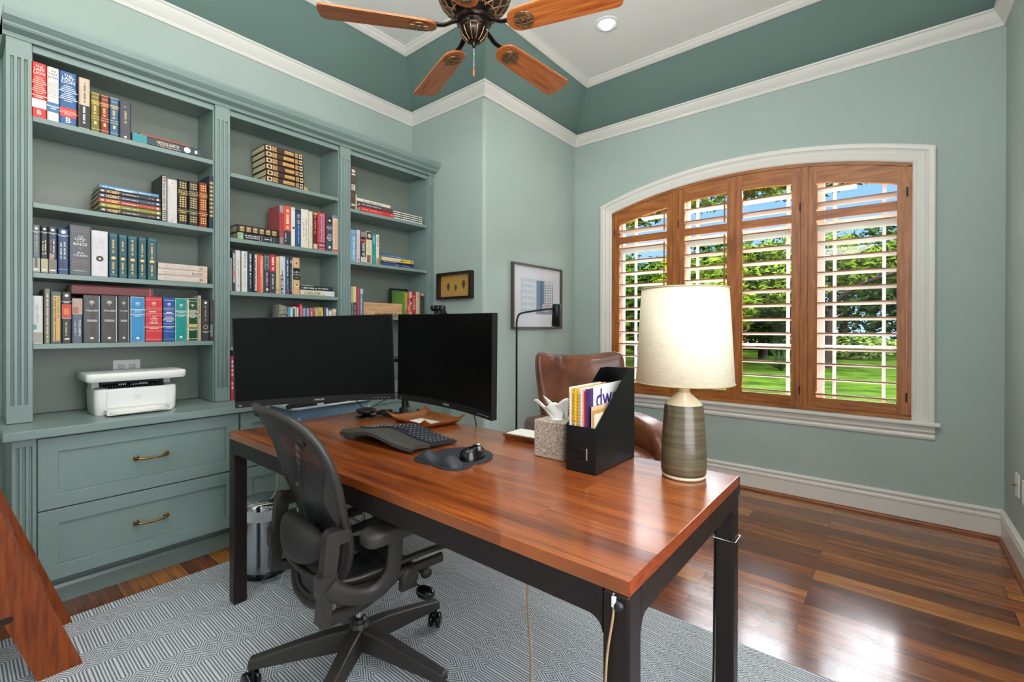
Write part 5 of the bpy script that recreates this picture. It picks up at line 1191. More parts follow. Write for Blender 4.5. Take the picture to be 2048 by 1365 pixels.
M_bulb = bpy.data.materials.new('bulb_glow'); M_bulb.use_nodes = True; b_ = M_bulb.node_tree.nodes['Principled BSDF']; b_.inputs['Emission Color'].default_value = (1, .72, .42, 1); b_.inputs['Emission Strength'].default_value = 1.5
m = MB(); m.lathe([(.0, .40), (.014, .402), (.020, .42), (.030, .45), (.030, .465), (.02, .485), (0, .492)], M_bulb, seg=24); m.build('bulb', t)
M_shade = bpy.data.materials.new('linen_shade'); M_shade.use_nodes = True; nt = M_shade.node_tree; nt.nodes.clear(); L = nt.links.new
o_ = N(nt, 'ShaderNodeOutputMaterial'); mx = N(nt, 'ShaderNodeMixShader'); d_ = N(nt, 'ShaderNodeBsdfDiffuse'); t_ = N(nt, 'ShaderNodeBsdfTranslucent'); mx.inputs[0].default_value = .27
tc = N(nt, 'ShaderNodeTexCoord'); mp = N(nt, 'ShaderNodeMapping'); mp.inputs['Scale'].default_value = (1, 1, 9); L(tc.outputs['Object'], mp.inputs[0])
no = N(nt, 'ShaderNodeTexNoise'); no.inputs['Scale'].default_value = 60; L(mp.outputs[0], no.inputs['Vector']); rp_ = N(nt, 'ShaderNodeValToRGB')
rp_.color_ramp.elements[0].color = lin('e3d8bf'); rp_.color_ramp.elements[1].color = lin('f0e7d2'); rp_.color_ramp.elements[0].position = .35; rp_.color_ramp.elements[1].position = .65
L(no.outputs['Fac'], rp_.inputs[0]); L(rp_.outputs[0], d_.inputs[0]); L(rp_.outputs[0], t_.inputs[0]); L(d_.outputs[0], mx.inputs[1]); L(t_.outputs[0], mx.inputs[2]); L(mx.outputs[0], o_.inputs[0])
m = MB(); m.lathe([(.148, .300), (.131, .598)], M_shade, seg=80, cap=False); m.build('shade', t, solid=.0015)
M_rim = mat('shade_binding', 'a39878', rough=.8)
m = MB()
for r_, z in ((.1488, .300), (.1318, .598)): m.tube([(r_*math.cos(a), r_*math.sin(a), z) for a in [2*PI*i/60 for i in range(60)]], .0026, M_rim, 6, closed=True)
m.tube([(.13, 0, .59), (.0, 0, .585), (-.13, 0, .59)], .0016, M_brass, 6); m.tube([(0, .13, .59), (.0, 0, .585), (0, -.13, .59)], .0016, M_brass, 6); m.tube([(0, 0, .585), (.012, .028, .47), (.005, .012, .40)], .0014, M_brass, 6)
m.build('shade_ring', t)

# ---------------------------------------------------------------- waste bin, storage cart
M_bag = mat('bin_liner', 'dfe3e6', rough=.5, bump=1, bscale=45)
M_brush = mat('brushed_steel', 'b9bec4', rough=.22, metal=1, bump=.05, bscale=300, stretch=(1, 1, .02))
t = empty('pedal_bin', (1.02, 2.465, ZR), R(-98), 'round stainless steel pedal bin with a white liner, behind the desk leg', 'bin')
m = MB(); m.lathe([(.104, 0), (.108, .004), (.108, .028), (.104, .032)], M_blackg, seg=48); m.build('base', t)
m = MB(); m.lathe([(.104, .032), (.104, .33)], M_brush, seg=48, cap=False); m.build('body', t)
m = MB(); m.lathe([(.1055, .285), (.108, .29), (.1075, .325), (.1065, .338)], M_bag, seg=48, cap=False); m.build('liner', t)
m = MB(); m.lathe([(.108, .338), (.109, .345), (.109, .362), (.100, .372), (.04, .380), (0, .381)], M_chrome, seg=48); m.build('lid', t)
m = MB(); m.prism(rrect(.085, -.04, .135, .04, .022), 'z', .003, .016, M_brush); m.build('pedal', t, bevel=.004)
t = empty('rolling_cart', (1.38, 2.56, ZR), 0, 'blue-grey storage bin on a chrome-legged cart behind the far end of the desk', 'cart')
M_bin = mat('bluegrey_plastic', '4f6a7c', rough=.35)
P = rrect(-.24, -.155, .24, .155, .04, 6)
m = MB(); vs = []; rows_ = ((.64, .94), (.805, 1.0))
for z, s_ in rows_: vs += [(x*s_, y*s_, z) for x, y in P]
n = len(P); m.add(vs, [(j, (j+1) % n, n+(j+1) % n, n+j) for j in range(n)], M_bin, True); m.add(vs, [tuple(range(n))[::-1]], M_bin)
m.build('bin', t, solid=.004)
m = MB(); m.tube([(x*1.02, y*1.02, .812) for x, y in P], .009, mat('rim_silver', 'c9ccd0', rough=.3, metal=.4), 10, closed=True, flat=(1.2, .8)); m.prism([(x*.98, y*.98) for x, y in P], 'z', .802, .808, M_white); m.build('rim', t)
for x in (-.20, .20):
    for y in (-.12, .12):
        m = MB(); m.tube([(x, y, .03), (x, y, .66)], .011, M_chrome, 12); m.build('leg', t)
m = MB()
for x in (-.20, .20): m.tube([(x, -.12, .06), (x, .12, .06)], .007, M_chrome, 8)
for y in (-.12, .12): m.tube([(-.20, y, .06), (.20, y, .06)], .007, M_chrome, 8)
m.build('brace', t)
for x in (-.20, .20):
    for y in (-.12, .12):
        m = MB(); m.tube([(x, y-.008, .016), (x, y+.008, .016)], .0155, M_black, 14); m.build('caster', t)
t = empty('docking_station', (1.30, 2.46, .822), R(4), 'slim dark dock with ports on the storage bin under the left monitor', 'dock')
m = MB(); m.box((-.15, -.04, 0), (.16, .04, .018), M_black); m.build('body', t, bevel=.003)
m = MB(); m.box((-.03, -.0412, .005), (.01, -.04, .013), M_silv); m.build('port', t)
t = empty('cable_holder', (1.135, 2.43, .822), 0, 'black cable clip on the left end of the storage bin', 'clip')
m = MB(); m.box((-.02, -.012, -.0), (.02, .012, .022), M_black); m.build('body', t, bevel=.003)
def se(m, c, rad, e1, e2, mt, nu=36, nv=20, fn=None, M=None):
    """superellipsoid, optionally deformed by fn(p)->p (p in metres, centred)"""
    def sp(w, e): return math.copysign(abs(w)**e, w)
    def f(u, v):
        a = 2*PI*u; b = PI*(v-.5)
        p = Vector((rad[0]*sp(math.cos(b), e1)*sp(math.cos(a), e2), rad[1]*sp(math.cos(b), e1)*sp(math.sin(a), e2), rad[2]*sp(math.sin(b), e1)))
        if fn: p = Vector(fn(p))
        return tuple(p+Vector(c))
    m.grid(f, nu, nv, mt, cu=True, M=M)
# ---------------------------------------------------------------- task chair
M_gra = mat('graphite_plastic', '2f2b27', rough=.42, bump=.15, bscale=900)
M_grad = mat('graphite_dark', '1e1d1c', rough=.5)
def mesh_mat(name, scale, rot, dens, col='1b1c20'):
    m = bpy.data.materials.new(name); m.use_nodes = True; nt = m.node_tree; nt.nodes.clear(); L = nt.links.new
    o = N(nt, 'ShaderNodeOutputMaterial'); mx = N(nt, 'ShaderNodeMixShader'); t = N(nt, 'ShaderNodeBsdfTransparent'); b = N(nt, 'ShaderNodeBsdfPrincipled')
    b.inputs['Base Color'].default_value = lin(col); b.inputs['Roughness'].default_value = .35
    tc = N(nt, 'ShaderNodeTexCoord'); mp = N(nt, 'ShaderNodeMapping'); mp.inputs['Rotation'].default_value = rot; L(tc.outputs['Object'], mp.inputs[0])
    wv = N(nt, 'ShaderNodeTexWave', wave_type='BANDS', bands_direction='X', wave_profile='SIN'); wv.inputs['Scale'].default_value = scale; L(mp.outputs[0], wv.inputs['Vector'])
    gt = N(nt, 'ShaderNodeMath', operation='GREATER_THAN'); gt.inputs[1].default_value = dens; L(wv.outputs['Fac'], gt.inputs[0])
    L(gt.outputs[0], mx.inputs[0]); L(t.outputs[0], mx.inputs[2]); L(b.outputs[0], mx.inputs[1]); L(mx.outputs[0], o.inputs[0])
    return m
M_net = mesh_mat('back_pellicle', 62, (0, 0, R(90)), .93); M_net2 = mesh_mat('seat_pellicle', 48, (0, 0, R(90)), .42, '27323f')  # seat mesh tinted blue, a reflected sheen painted into its colour
ch = empty('task_chair', (.935, 1.475, ZR), R(-7), 'graphite mesh-back office chair pushed under the desk', 'chair')
# star base
m = MB(); m.lathe([(.030, .088), (.040, .10), (.041, .15), (.034, .175), (.028, .185)], M_gra, seg=32); m.build('hub', ch)
TH0 = 5
for k_ in range(5):
    a = R(TH0+72*k_); Mr = Matrix.Rotation(a, 4, 'Z')
    m = MB(); secs = [(.028, .098, .172, .030), (.11, .094, .162, .0285), (.22, .086, .138, .026), (.360, .074, .106, .023)]; vs = []
    for x, z0, z1, hw in secs:
        for y, z in ((-hw, z0), (hw, z0), (hw*.75, z1), (-hw*.75, z1)): vs.append((x, y, z))
    fs = [(4*i+j, 4*i+(j+1) % 4, 4*i+4+(j+1) % 4, 4*i+4+j)[::-1] for i in range(3) for j in range(4)]+[(0, 1, 2, 3), (15, 14, 13, 12)]
    m.add(vs, [f[::-1] for f in fs], M_gra, M=Mr); m.build('base_arm', ch, bevel=.007, seg=3, angle=25)
    m = MB(); Mc = Mr @ Matrix.Translation((.350, 0, 0)) @ Matrix.Rotation(R(35+50*k_), 4, 'Z')
    for s_ in (-1, 1): m.lathe([(.0, -.009), (.024, -.009), (.029, -.005), (.029, .005), (.024, .009), (0, .009)], M_blackg, M=Mc @ Matrix.Translation((-.008, s_*.0145, .0295)) @ Matrix.Rotation(R(90), 4, 'X'), seg=28)
    m.tube([(0, 0, .03), (0, 0, .082)], .007, M_black, 10, M=Mc); m.box((-.014, -.005, .022), (.006, .005, .056), M_black, Mc)
    m.build('caster', ch)
m = MB(); m.tube([(0, 0, .16), (0, 0, .34)], .0135, M_chrome, 20); m.build('gas_lift', ch)
m = MB(); m.lathe([(.027, .183), (.029, .188), (.026, .196), (.020, .202), (.015, .204)], M_black, seg=28); m.build('collar', ch)
m = MB(); m.box((-.10, -.085, .335), (.13, .085, .395), M_gra); m.box((-.02, -.045, .315), (.10, .045, .34), M_grad); m.build('tilt_mechanism', ch, bevel=.014, seg=4)
m = MB(); m.tube([(.06, -.16, .395), (.06, .16, .395)], .026, M_gra, 20); m.tube([(.15, -.13, .36), (.15, .13, .36)], .022, M_gra, 18); m.build('torsion_tube', ch)
m = MB(); Md = Matrix.Translation((.075, -.215, .405)) @ Matrix.Rotation(R(90), 4, 'X')
m.lathe([(0, -.02), (.030, -.02), (.034, -.012), (.034, .008), (.028, .014), (.012, .015), (0, .012)], M_gra, M=Md, seg=30); m.prism([(.045, .36), (.105, .36), (.100, .42), (.05, .42)], 'y', -.218, -.196, M_gra); m.build('pivot_knob', ch)
m = MB(); Md = Matrix.Translation((.135, -.215, .325)) @ Matrix.Rotation(R(78), 4, 'X'); m.lathe([(0, -.03), (.018, -.028), (.022, -.01), (.022, .03), (.014, .044), (0, .048)], M_blackg, M=Md, seg=20); m.tube([(.10, -.10, .35), (.135, -.195, .332)], .006, M_chrome, 8)
m.build('tension_handle', ch)
m = MB(); m.lathe([(0, -.016), (.016, -.015), (.022, 0), (.016, .015), (0, .016)], M_gra, M=Matrix.Translation((.17, -.17, .365)) @ Matrix.Rotation(R(80), 4, 'X'), seg=20); m.tube([(.15, -.10, .365), (.17, -.17, .365)], .010, M_gra, 10); m.build('height_lever', ch)
# back
def bx_(y, z):
    b = -.172-(.145*((z-.5)/.48)**1.4 if z > .5 else .02*((.5-z)/.13)**1.5) + .02*math.exp(-((z-.56)/.09)**2)
    return b+.055*(abs(y)/.26)**2.2
half = [(0, .983), (.11, .980), (.19, .962), (.236, .918), (.254, .86), (.255, .79), (.243, .71), (.220, .62), (.200, .53), (.182, .45), (.140, .385), (.07, .355), (0, .350)]
loop = smooth_path([(y, z, 0) for y, z in half[:-1]]+[(-y, z, 0) for y, z in half[:0:-1]], 6, closed=True)
def width_at(z): # flange width: header, upper side, broad lower ear
    if z > .955: return .062
    if z > .84: return .022+.040*((z-.84)/.115)**2
    if z > .60: return .022+.050*math.sin(PI*(z-.60)/.24)**2*(1 if z < .80 else .9)
    return .026
n = len(loop); inner = []
for p in loop:
    c_ = Vector((0, .67, 0)); w_ = width_at(p.y)
    if p.y > .955: q = Vector((p.x*.93, p.y-w_, 0))
    elif p.y < .40: q = Vector((p.x*.84, p.y+w_, 0))
    else: q = Vector((p.x-math.copysign(w_, p.x), min(p.y, .925) if p.y > .84 else p.y, 0))
    inner.append(q)
m = MB(); vs = []; ks = 6
for p, q in zip(loop, inner):
    for j in range(ks+1): r_ = p.lerp(q, j/ks); vs.append((bx_(r_.x, r_.y), r_.x, r_.y))
fs = [(i*(ks+1)+j, ((i+1) % n)*(ks+1)+j, ((i+1) % n)*(ks+1)+j+1, i*(ks+1)+j+1) for i in range(n) for j in range(ks)]
m.add(vs, fs, M_gra, True); m.build('back_frame', ch, solid=.010)
m = MB(); m.tube([(bx_(p.x, p.y), p.x, p.y) for p in loop], .0125, M_gra, 10, closed=True); m.build('back_rim', ch)
m = MB(); vs = []; kk = 10
for q in inner:
    for j in range(kk+1):
        t_ = j/kk; y, z = q.x*(1-t_), q.y+(.66-q.y)*t_
        vs.append((bx_(y, z)+.004, y, z))
m.add(vs, [(i*(kk+1)+j, ((i+1) % n)*(kk+1)+j, ((i+1) % n)*(kk+1)+j+1, i*(kk+1)+j+1) for i in range(n) for j in range(kk)], M_net, True); m.build('back_mesh', ch)
m = MB(); m.box((bx_(.10, .955)-.012, .075, .950), (bx_(.10, .955)-.005, .115, .957), M_grad); m.build('header_slot', ch)
# lumbar pad
M_lum = mat('lumbar_pad', '232120', rough=.55, bump=0)
m = MB(); se(m, (bx_(0, .55)-.060, 0, .555), (.036, .160, .070), .8, .75, M_lum, 44, 22, fn=lambda p: (p.x+.045*(p.y/.17)**2, p.y, p.z*(1-.25*(p.y/.17)**2)))
for j in range(17):
    y = -.112+.014*j; x = bx_(0, .55)-.055+.045*(y/.17)**2
    q_ = math.sqrt(max(.05, 1-(y/.16)**2)); m.tube([(x-.036*q_**.8*math.sqrt(1-(dz/.07)**2)**.8-.0008, y, .555+dz*(1-.25*(y/.17)**2)) for dz in (-.045, -.03, -.015, 0, .015, .03, .045)], .0022, M_grad, 6)
m.build('lumbar_pad', ch)
for s_ in (-1, 1):
    m = MB(); y = s_*.222; P = [(-.236, .372), (-.204, .362), (-.170, .625), (-.178, .640), (-.202, .640), (-.214, .625)]
    m.prism(P, 'y', y-.019, y+.019, M_gra); m.build('yoke_post', ch, bevel=.009, seg=4, angle=30)
    m = MB()
    for z0, z1 in ((.40, .43), (.51, .61)): m.box((-.262+.0, y-.006, z0), (-.236, y+.006, z1), M_grad, ch=.003)
    m.build('post_track', ch) if False else None
    m = MB(); m.prism([(-.206, .617), (-.195, .640), (-.145, .635), (-.135, .615), (-.145, .597), (-.17, .595)], 'y', y-.017-.002*s_, y+.017-.002*s_, M_gra); m.build('yoke_hinge', ch, bevel=.006, seg=3)
    m = MB(); m.tube(smooth_path([(-.212, y, .378), (-.11, s_*.202, .366), (.0, s_*.175, .376), (.07, s_*.15, .39)], 5), .019, M_gra, 10, flat=(.75, 1.1)); m.build('yoke_beam', ch)
    # arm rest
    ya = s_*.255; m = MB()
    m.box((-.236, s_*.222-.0215, .452), (-.182, s_*.222+.0215, .515), M_gra)
    pts = smooth_path([(-.205, ya-.02*s_, .485), (-.165, ya-.01*s_, .448), (-.10, ya, .425), (-.055, ya+.01*s_, .436), (-.022, ya+.02*s_, .480), (-.012, ya+.02*s_, .55), (-.010, ya+.02*s_, .606)], 6)
    nn_ = len(pts); m.tube(pts, [.031-.008*i/(nn_-1) for i in range(nn_)], M_gra, 14, flat=(.55, 1.0)); m.build('arm_support', ch, bevel=0)
    m = MB(); se(m, (.015, ya+.02*s_, .612), (.135, .046, .026), .45, .55, mat('arm_pad', '34302b', rough=.5), 40, 16, fn=lambda p: (p.x, p.y*(1-.15*(p.x/.125)), p.z-.010*(p.x/.125)**2)); m.build('arm_pad', ch)
# seat
def sz_(x, y): return .450+.030*(abs(y)/.25)**2.4-.035*max(0, (x-.08)/.2)**2+.028*max(0, (-.1-x)/.12)**2+.010*x/.2
half = [(.262, 0), (.262, .12), (.245, .215), (.195, .258), (.10, .262), (-.02, .248), (-.13, .228), (-.195, .185), (-.22, .10), (-.225, 0)]
loop = smooth_path([(x, y, 0) for x, y in half]+[(x, -y, 0) for x, y in half[-2:0:-1]], 5, closed=True)
n = len(loop); inner = [Vector((p.x*.90+.0, p.y*.885, 0)) for p in loop]
m = MB(); vs = []; ks = 4
for p, q in zip(loop, inner):
    for j in range(ks+1): r_ = p.lerp(q, j/ks); vs.append((r_.x, r_.y, sz_(r_.x, r_.y)))
m.add(vs, [(i*(ks+1)+j, ((i+1) % n)*(ks+1)+j, ((i+1) % n)*(ks+1)+j+1, i*(ks+1)+j+1) for i in range(n) for j in range(ks)], M_gra, True); m.build('seat_frame', ch, solid=.014)
m = MB(); vs = []
for q in inner:
    for j in range(kk+1): t_ = j/kk; x, y = q.x*(1-t_), q.y*(1-t_); vs.append((x, y, sz_(x, y)+.002-.012*math.sin(PI*t_/2)))
m.add(vs, [(i*(kk+1)+j, ((i+1) % n)*(kk+1)+j, ((i+1) % n)*(kk+1)+j+1, i*(kk+1)+j+1) for i in range(n) for j in range(kk)], M_net2, True); m.build('seat_mesh', ch)
for s_ in (-1, 1):
    m = MB(); m.tube(smooth_path([(-.20, s_*.20, .445), (-.08, s_*.212, .425), (.05, s_*.215, .425), (.20, s_*.225, .430)], 5), .017, M_gra, 10, flat=(.7, 1)); m.build('seat_rail', ch)

# ---------------------------------------------------------------- leather armchair
M_lea = mat('brown_leather', '5c3220', rough=.33, color2='7d4a30', vscale=7, bump=.5, bscale=45, coat=.15)
def crease(p):
    return mnoise.noise(Vector((p.x*3, p.y*22, p.z*4)))
ac = empty('leather_armchair', (2.72, 1.50, 0), R(231), 'brown leather armchair with ruched wide back, between the window and the corner', 'armchair')
def backf(p):
    t_ = (p.z+.37)/.74
    y = p.y*(.80+.26*t_); x = p.x+.10*(abs(y)/.33)**2*(.4+.6*t_)-.18*t_
    z = p.z+.075*(abs(y)/.33)**3*max(0, t_-.5)*2-.02*max(0, t_-.5)
    if t_ > .62: x += .008*math.sin(p.y*95+3*math.sin(p.y*13))*(t_-.62)/.38*max(0, 1-abs(p.y+.03)/.2)
    x += .006*mnoise.noise(Vector((p.y*6, p.z*5, 1)))
    return (x, y, z)
m = MB(); se(m, (-.27, 0, .70), (.085, .335, .355), .32, .5, M_lea, 120, 44, fn=backf); m.build('backrest', ac)
m = MB(); se(m, (.04, 0, .40), (.31, .27, .085), .35, .3, M_lea, 50, 20, fn=lambda p: (p.x, p.y, p.z+.015*math.cos(p.x*5)*math.cos(p.y*5)+.005*mnoise.noise(Vector((p.x*9, p.y*9, 2))))); m.build('seat_cushion', ac)
for s_ in (-1, 1):
    m = MB(); se(m, (-.02, s_*.345, .475), (.33, .085, .175), .45, .4, M_lea, 50, 24, fn=lambda p: (p.x, p.y*(1+.18*p.z/.17), p.z-.055*(p.x/.33)**2*(1 if p.x > 0 else .2)+.004*mnoise.noise(Vector((p.x*8, p.y*9, p.z*6))))); m.build('armrest', ac)
m = MB(); m.box((-.30, -.40, .20), (.30, .40, .325), M_lea); m.build('base', ac, bevel=.03, seg=4)
for x in (-.25, .25):
    for y in (-.34, .34):
        m = MB(); m.lathe([(.014, .001), (.022, .19), (.022, .205)], M_ladder, c=(x, y, 0), seg=14); m.build('leg', ac)

# ---------------------------------------------------------------- floor lamp
M_lampb = mat('blackened_metal', '1d2326', rough=.35, metal=.5)
fl = empty('floor_lamp', (2.80, 2.25, .001), 0, 'thin black floor reading lamp with a cylinder head, before the framed print', 'lamp')
m = MB(); m.lathe([(.12, 0), (.12, .010), (.115, .014), (0, .016)], M_lampb, seg=40); m.build('base', fl)
hd = at(1113, 630, Y=2.17) - Vector((2.80, 2.25, 0))
m = MB(); m.tube(smooth_path([(0, 0, .014), (0, 0, .6), (0, 0, 1.20), (0, 0, 1.29), (.018, -.003, 1.345), (.07, -.012, 1.368), (hd.x*.6, hd.y*.6, 1.395), (hd.x-.045, hd.y, 1.41)], 6), .008, M_lampb, 10); m.build('pole', fl)
m = MB(); Mh = Matrix.Translation((hd.x, hd.y, 1.355)) @ Matrix.Rotation(R(4), 4, 'Y')
m.lathe([(.030, -.095), (.038, -.095), (.038, .085), (.034, .092), (.0, .092)], M_lampb, M=Mh, seg=32, cap=False); m.build('lamp_head', fl)
m = MB(); m.tube([(hd.x-.055, hd.y, 1.41), (hd.x-.03, hd.y, 1.40)], .012, M_black, 10); m.tube([(hd.x-.05, hd.y, 1.385), (hd.x-.03, hd.y, 1.385)], .006, M_black, 8); m.build('switch', fl)

# ---------------------------------------------------------------- pictures
M_dw = mat('espresso_wood', '1e1210', rough=.3)
t = empty('shadow_box', (Xc-.0005, 0, 0), 0, 'small dark shadow box frame with three pressed oak leaves on tan ground', 'picture frame')
y0, y1, z0, z1 = 2.546, 2.943, 1.483, 1.702; fw = .020
m = MB()
for a, b, c, d in ((y0, y1, z0, z0+fw), (y0, y1, z1-fw, z1), (y0, y0+fw, z0+fw, z1-fw), (y1-fw, y1, z0+fw, z1-fw)): m.box((-.042, a, c), (-.0, b, d), M_dw)
m.build('frame', t)
m = MB(); m.box((-.008, y0+fw, z0+fw), (-.004, y1-fw, z1-fw), mat('tan_linen', 'bd9148', rough=.9, var=.12, vscale=150)); m.build('backing', t)
M_lf = mat('pressed_leaf', '3c4a2c', rough=.8)
for k_, (f, s_, dz) in enumerate(((.72, 1, -.006), (.50, .82, -.016), (.27, 1.1, .008))):
    yc = y0+(y1-y0)*f; zc = (z0+z1)/2+dz; h_ = .062*s_
    out = [(0, -.62), (.06, -.5), (.10, -.34), (.24, -.3), (.16, -.16), (.36, -.05), (.2, .04), (.38, .2), (.17, .24), (.24, .4), (.1, .42), (0, .56)]
    P = [(yc+u*h_, zc+v*h_) for u, v in out]+[(yc-u*h_, zc+v*h_) for u, v in out[-2:0:-1]]
    m = MB(); m.prism(P, 'x', -.0095, -.0085, M_lf); m.build('oak_leaf', t)
m = MB(); m.box((-.036, y0+fw-.001, z0+fw-.001), (-.035, y1-fw+.001, z1-fw+.001), M_glass); m.build('glazing', t)
t = empty('framed_print', (0, Yc-.0005, 0), 0, 'large framed city building print in a thin bronze frame behind the floor lamp', 'picture frame')
x0, x1, z0, z1 = 2.955, 3.690, 1.243, 1.800; fw = .016
M_bf = mat('bronze_frame', '5d5148', rough=.3, metal=.5)
m = MB()
for a, b, c, d in ((x0, x1, z0, z0+fw), (x0, x1, z1-fw, z1), (x0, x0+fw, z0+fw, z1-fw), (x1-fw, x1, z0+fw, z1-fw)): m.box((a, -.030, c), (b, 0, d), M_bf)
m.build('frame', t)
m = MB(); m.box((x0+fw, -.010, z0+fw), (x1-fw, -.006, z1-fw), mat('mat_board', 'dcdce2', rough=.8)); m.build('mat_board', t)
m = MB(); C = {c: cov(c, .6) for c in ('7b8ea0', '5d7f9c', 'd5d9de', '39434c', 'a9bac6', 'b9b0b4', 'c6ccd2')}
px0, px1, pz0, pz1 = x0+.13, x1-.12, z0+.13, z1-.12
def q_(a, b, c, d, col, k_=0): m.box((a, -.0118-.0002*k_, c), (b, -.0108, d), C[col])
q_(px0, px1, pz0, pz1, 'c6ccd2')
q_(px0, px0+.20, pz0, pz1-.03, 'd5d9de', 1)
for i in range(5):
    for j in range(7): q_(px0+.012+.026*j, px0+.024+.026*j, pz0+.02+.052*i, pz0+.045+.052*i, 'a9bac6', 2)
q_(px0+.215, px0+.335, pz0, pz1-.01, '5d7f9c', 1)
for j in range(4):
    for i in range(16): q_(px0+.228+.028*j, px0+.241+.028*j, pz0+.012+.0175*i, pz0+.022+.0175*i, '39434c' if j == 2 else '7b8ea0', 2)
q_(px0+.335, px1, pz0+.05, pz1-.03, 'd5d9de', 1)
for j in range(5):
    for i in range(9): q_(px0+.345+.028*j, px0+.358+.028*j, pz0+.07+.023*i, pz0+.085+.023*i, '39434c', 2)
q_(px0+.24, px1, pz0, pz0+.05, '7b8ea0', 3); q_(px0+.30, px0+.40, pz0+.02, pz0+.09, 'b9b0b4', 4)
m.build('print', t)
m = MB(); m.box((x0+fw-.001, -.026, z0+fw-.001), (x1-fw+.001, -.025, z1-fw+.001), M_glass); m.build('glazing', t)

# ---------------------------------------------------------------- ceiling fan
M_fanb = mat('oiled_bronze', '241a15', rough=.28, metal=.75, var=.2, vscale=20); M_fanl = mat('bronze_highlight', '8f6e52', rough=.3, metal=.8)
fan = empty('ceiling_fan', (1.51, 1.465, 2.59), 0, 'ceiling fan with five cherry blades and a dark bronze latticed motor', 'fan')
m = MB(); m.tube([(0, 0, .24), (0, 0, .80)], .012, M_fanb, 12); m.build('downrod', fan)
m = MB(); m.lathe([(.0, .858), (.065, .858), (.062, .83), (.03, .79), (.013, .77)], M_fanb, seg=32); m.build('canopy', fan)
m = MB(); prof = [(.070, .060), (.085, .075), (.115, .095), (.148, .125), (.165, .165), (.168, .21), (.155, .25), (.10, .275), (.03, .29), (.012, .30)]
m.lathe(prof, M_fanb, seg=48); m.build('motor_housing', fan)
m = MB()
def hp(t_):
    k_ = t_*5; i = min(4, int(k_)); f = k_-i; a, b = prof[i+1], prof[i+2]; return a[0]+(b[0]-a[0])*f+.003, a[1]+(b[1]-a[1])*f
for j in range(14):
    for s_ in (-1, 1):
        pts = []
        for i in range(9):
            t_ = i/8; r_, z = hp(t_*.9); a = 2*PI*j/14+s_*t_*1.1; pts.append((r_*math.cos(a), r_*math.sin(a), z))
        m.tube(pts, .0055, M_fanl, 6, flat=(1, .5))
m.build('lattice', fan)
m = MB()
for j in range(60): a = 2*PI*j/60; se(m, (.098*math.cos(a), .098*math.sin(a), .080), (.004, .004, .004), 1, 1, M_fanl, 6, 5)
m.build('beading', fan)
m = MB(); m.lathe([(.075, .060), (.080, .055), (.080, .040), (.070, .034), (.064, .030), (.066, .024), (.066, .012), (.060, .004)], M_fanb, seg=48); m.build('switch_housing', fan)
m = MB(); m.lathe([(.062, .010), (.063, .002), (.058, -.012), (.046, -.030), (.028, -.046), (.012, -.052), (.012, -.058), (.009, -.062), (.006, -.072), (.0, -.076)], M_fanb, seg=48)
for j in range(12):
    a = 2*PI*j/12; m.tube([(r_*math.cos(a), r_*math.sin(a), z) for r_, z in ((.0635, .002), (.0585, -.012), (.0465, -.030), (.0285, -.046))], .0022, M_fanl, 5)
m.build('bottom_cap', fan)
m = MB(); m.tube([(0, 0, -.074), (0, 0, -.17)], .0012, M_chrome, 5)
for j in range(30): se(m, (0, 0, -.078-.0032*j), (.0017, .0017, .0017), 1, 1, M_chrome, 6, 5)
m.lathe([(0, -.168), (.004, -.172), (.0055, -.182), (.004, -.198), (.002, -.202), (0, -.203)], M_fanw, seg=12); m.build('pull_chain', fan)
for k_ in range(5):
    bl = empty('blade', (0, 0, 0), R(-2.2+72*k_)); bl.parent = fan
    pit = Matrix.Rotation(R(-12), 4, 'X')
    m = MB(); out = [(.655, -.062), (.660, -.05), (.664, 0), (.660, .05), (.655, .062), (.64, .072), (.26, .060)]+[(.225+.058*math.cos(R(a)), .058*math.sin(R(a))) for a in range(80, 281, 20)]+[(.26, -.060), (.64, -.072)]
    m.prism(out, 'z', -.004, .004, M_fanw, M=pit); m.build('blade_board', bl, bevel=.002)
    m = MB(); m.tube(smooth_path([(.062, 0, .045), (.10, 0, .030), (.14, .0, .012), (.20, 0, .012), (.26, 0, .010)], 4), .010, M_fanb, 10, flat=(1.2, .7), M=Matrix.Identity(4)); m.build('blade_iron', bl)
    m = MB(); zc_ = -.008; c_ = .245
    for rr in (.030, .036, .042): m.tube([(c_+rr*math.cos(a), rr*.95*math.sin(a), zc_) for a in [2*PI*i/28 for i in range(28)]], .0028, M_fanl, 6, closed=True, M=pit)
    for y in (-.012, -.006, .0, .014): m.tube([(c_-.040, y*1.2, zc_-.002), (c_, y*1.2, zc_-.005), (c_+.040, y*1.2, zc_-.002)], .0026, M_fanl, 6, M=pit)
    for x in (-.018, -.010, .008, .016): m.tube([(c_+x, -.040, zc_-.001), (c_+x, 0, zc_-.008), (c_+x, .040, zc_-.001)], .0026, M_fanl, 6, M=pit)
    m.build('medallion', bl)
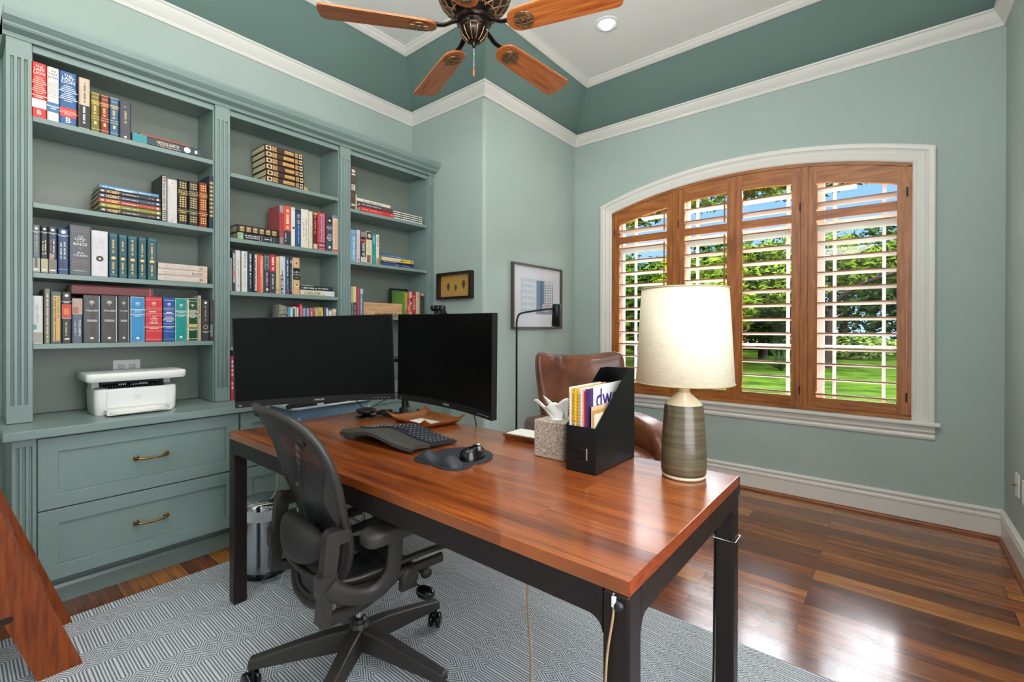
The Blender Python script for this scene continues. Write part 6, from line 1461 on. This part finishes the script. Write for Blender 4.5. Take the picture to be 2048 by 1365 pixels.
# recessed ceiling lamp
t = empty('ceiling_light', (3.018, 1.595, 3.4495), 0, 'round white recessed ceiling lamp beside the fan', 'ceiling light')
m = MB(); m.lathe([(.062, -.002), (.066, -.006), (.085, -.005), (.089, -.001), (.089, 0)], M_white, seg=48, cap=False); m.build('trim_ring', t)
M_dl = bpy.data.materials.new('frosted_bulb'); M_dl.use_nodes = True; b_ = M_dl.node_tree.nodes['Principled BSDF']; b_.inputs['Base Color'].default_value = (.9, .9, .88, 1); b_.inputs['Emission Color'].default_value = (1, .97, .92, 1); b_.inputs['Emission Strength'].default_value = .25; b_.inputs['Roughness'].default_value = .3
m = MB(); m.lathe([(.062, -.001), (.060, -.008), (.052, -.018), (.03, -.027), (0, -.030)], M_dl, seg=40); m.build('bulb', t)

# ---------------------------------------------------------------- library steps at the left
t = empty('step_ladder', (0, 0, ZR), 0, 'cherry wood library step ladder in front of the bookcase', 'ladder')
def brd(m, y, sgn, x0b, wd, z1, kx=-.331):
    X = lambda x: x if sgn > 0 else -.16-x
    P = [(X(x0b), 0), (X(x0b-wd), 0), (X(x0b-wd+kx*z1), z1), (X(x0b+kx*z1), z1)]
    m.prism(P, 'y', y-.0165, y+.0165, M_ladder)
for y, x0b in ((2.3165, .313), (2.672, .329)):
    m = MB(); brd(m, y, 1, x0b, .118, .96); m.build('side_board', t, bevel=.0025)
    m = MB(); brd(m, y, -1, x0b, .09, .96); m.build('rear_leg', t, bevel=.0025)
for i in range(3):
    z = .255+.235*i; xc_ = .262-.331*z-.0
    m = MB(); m.box((xc_-.075, 2.334, z-.012), (xc_+.048, 2.654, z+.012), M_ladder); m.build('step', t, bevel=.002)
m = MB()
for z in (.249, ): m.prism([(x*1.0+.262-.331*z-.058, zz+z) for x, zz in rrect(-.016, -.011, .016, .011, .009)], 'y', 2.2985, 2.3005, mat('dark_plug', '2a120a', rough=.4))
m.build('joint_plug', t)
m = MB(); m.box((-.16, 2.29, .962), (.04, 2.70, .985), M_ladder); m.build('top_cap', t, bevel=.003)
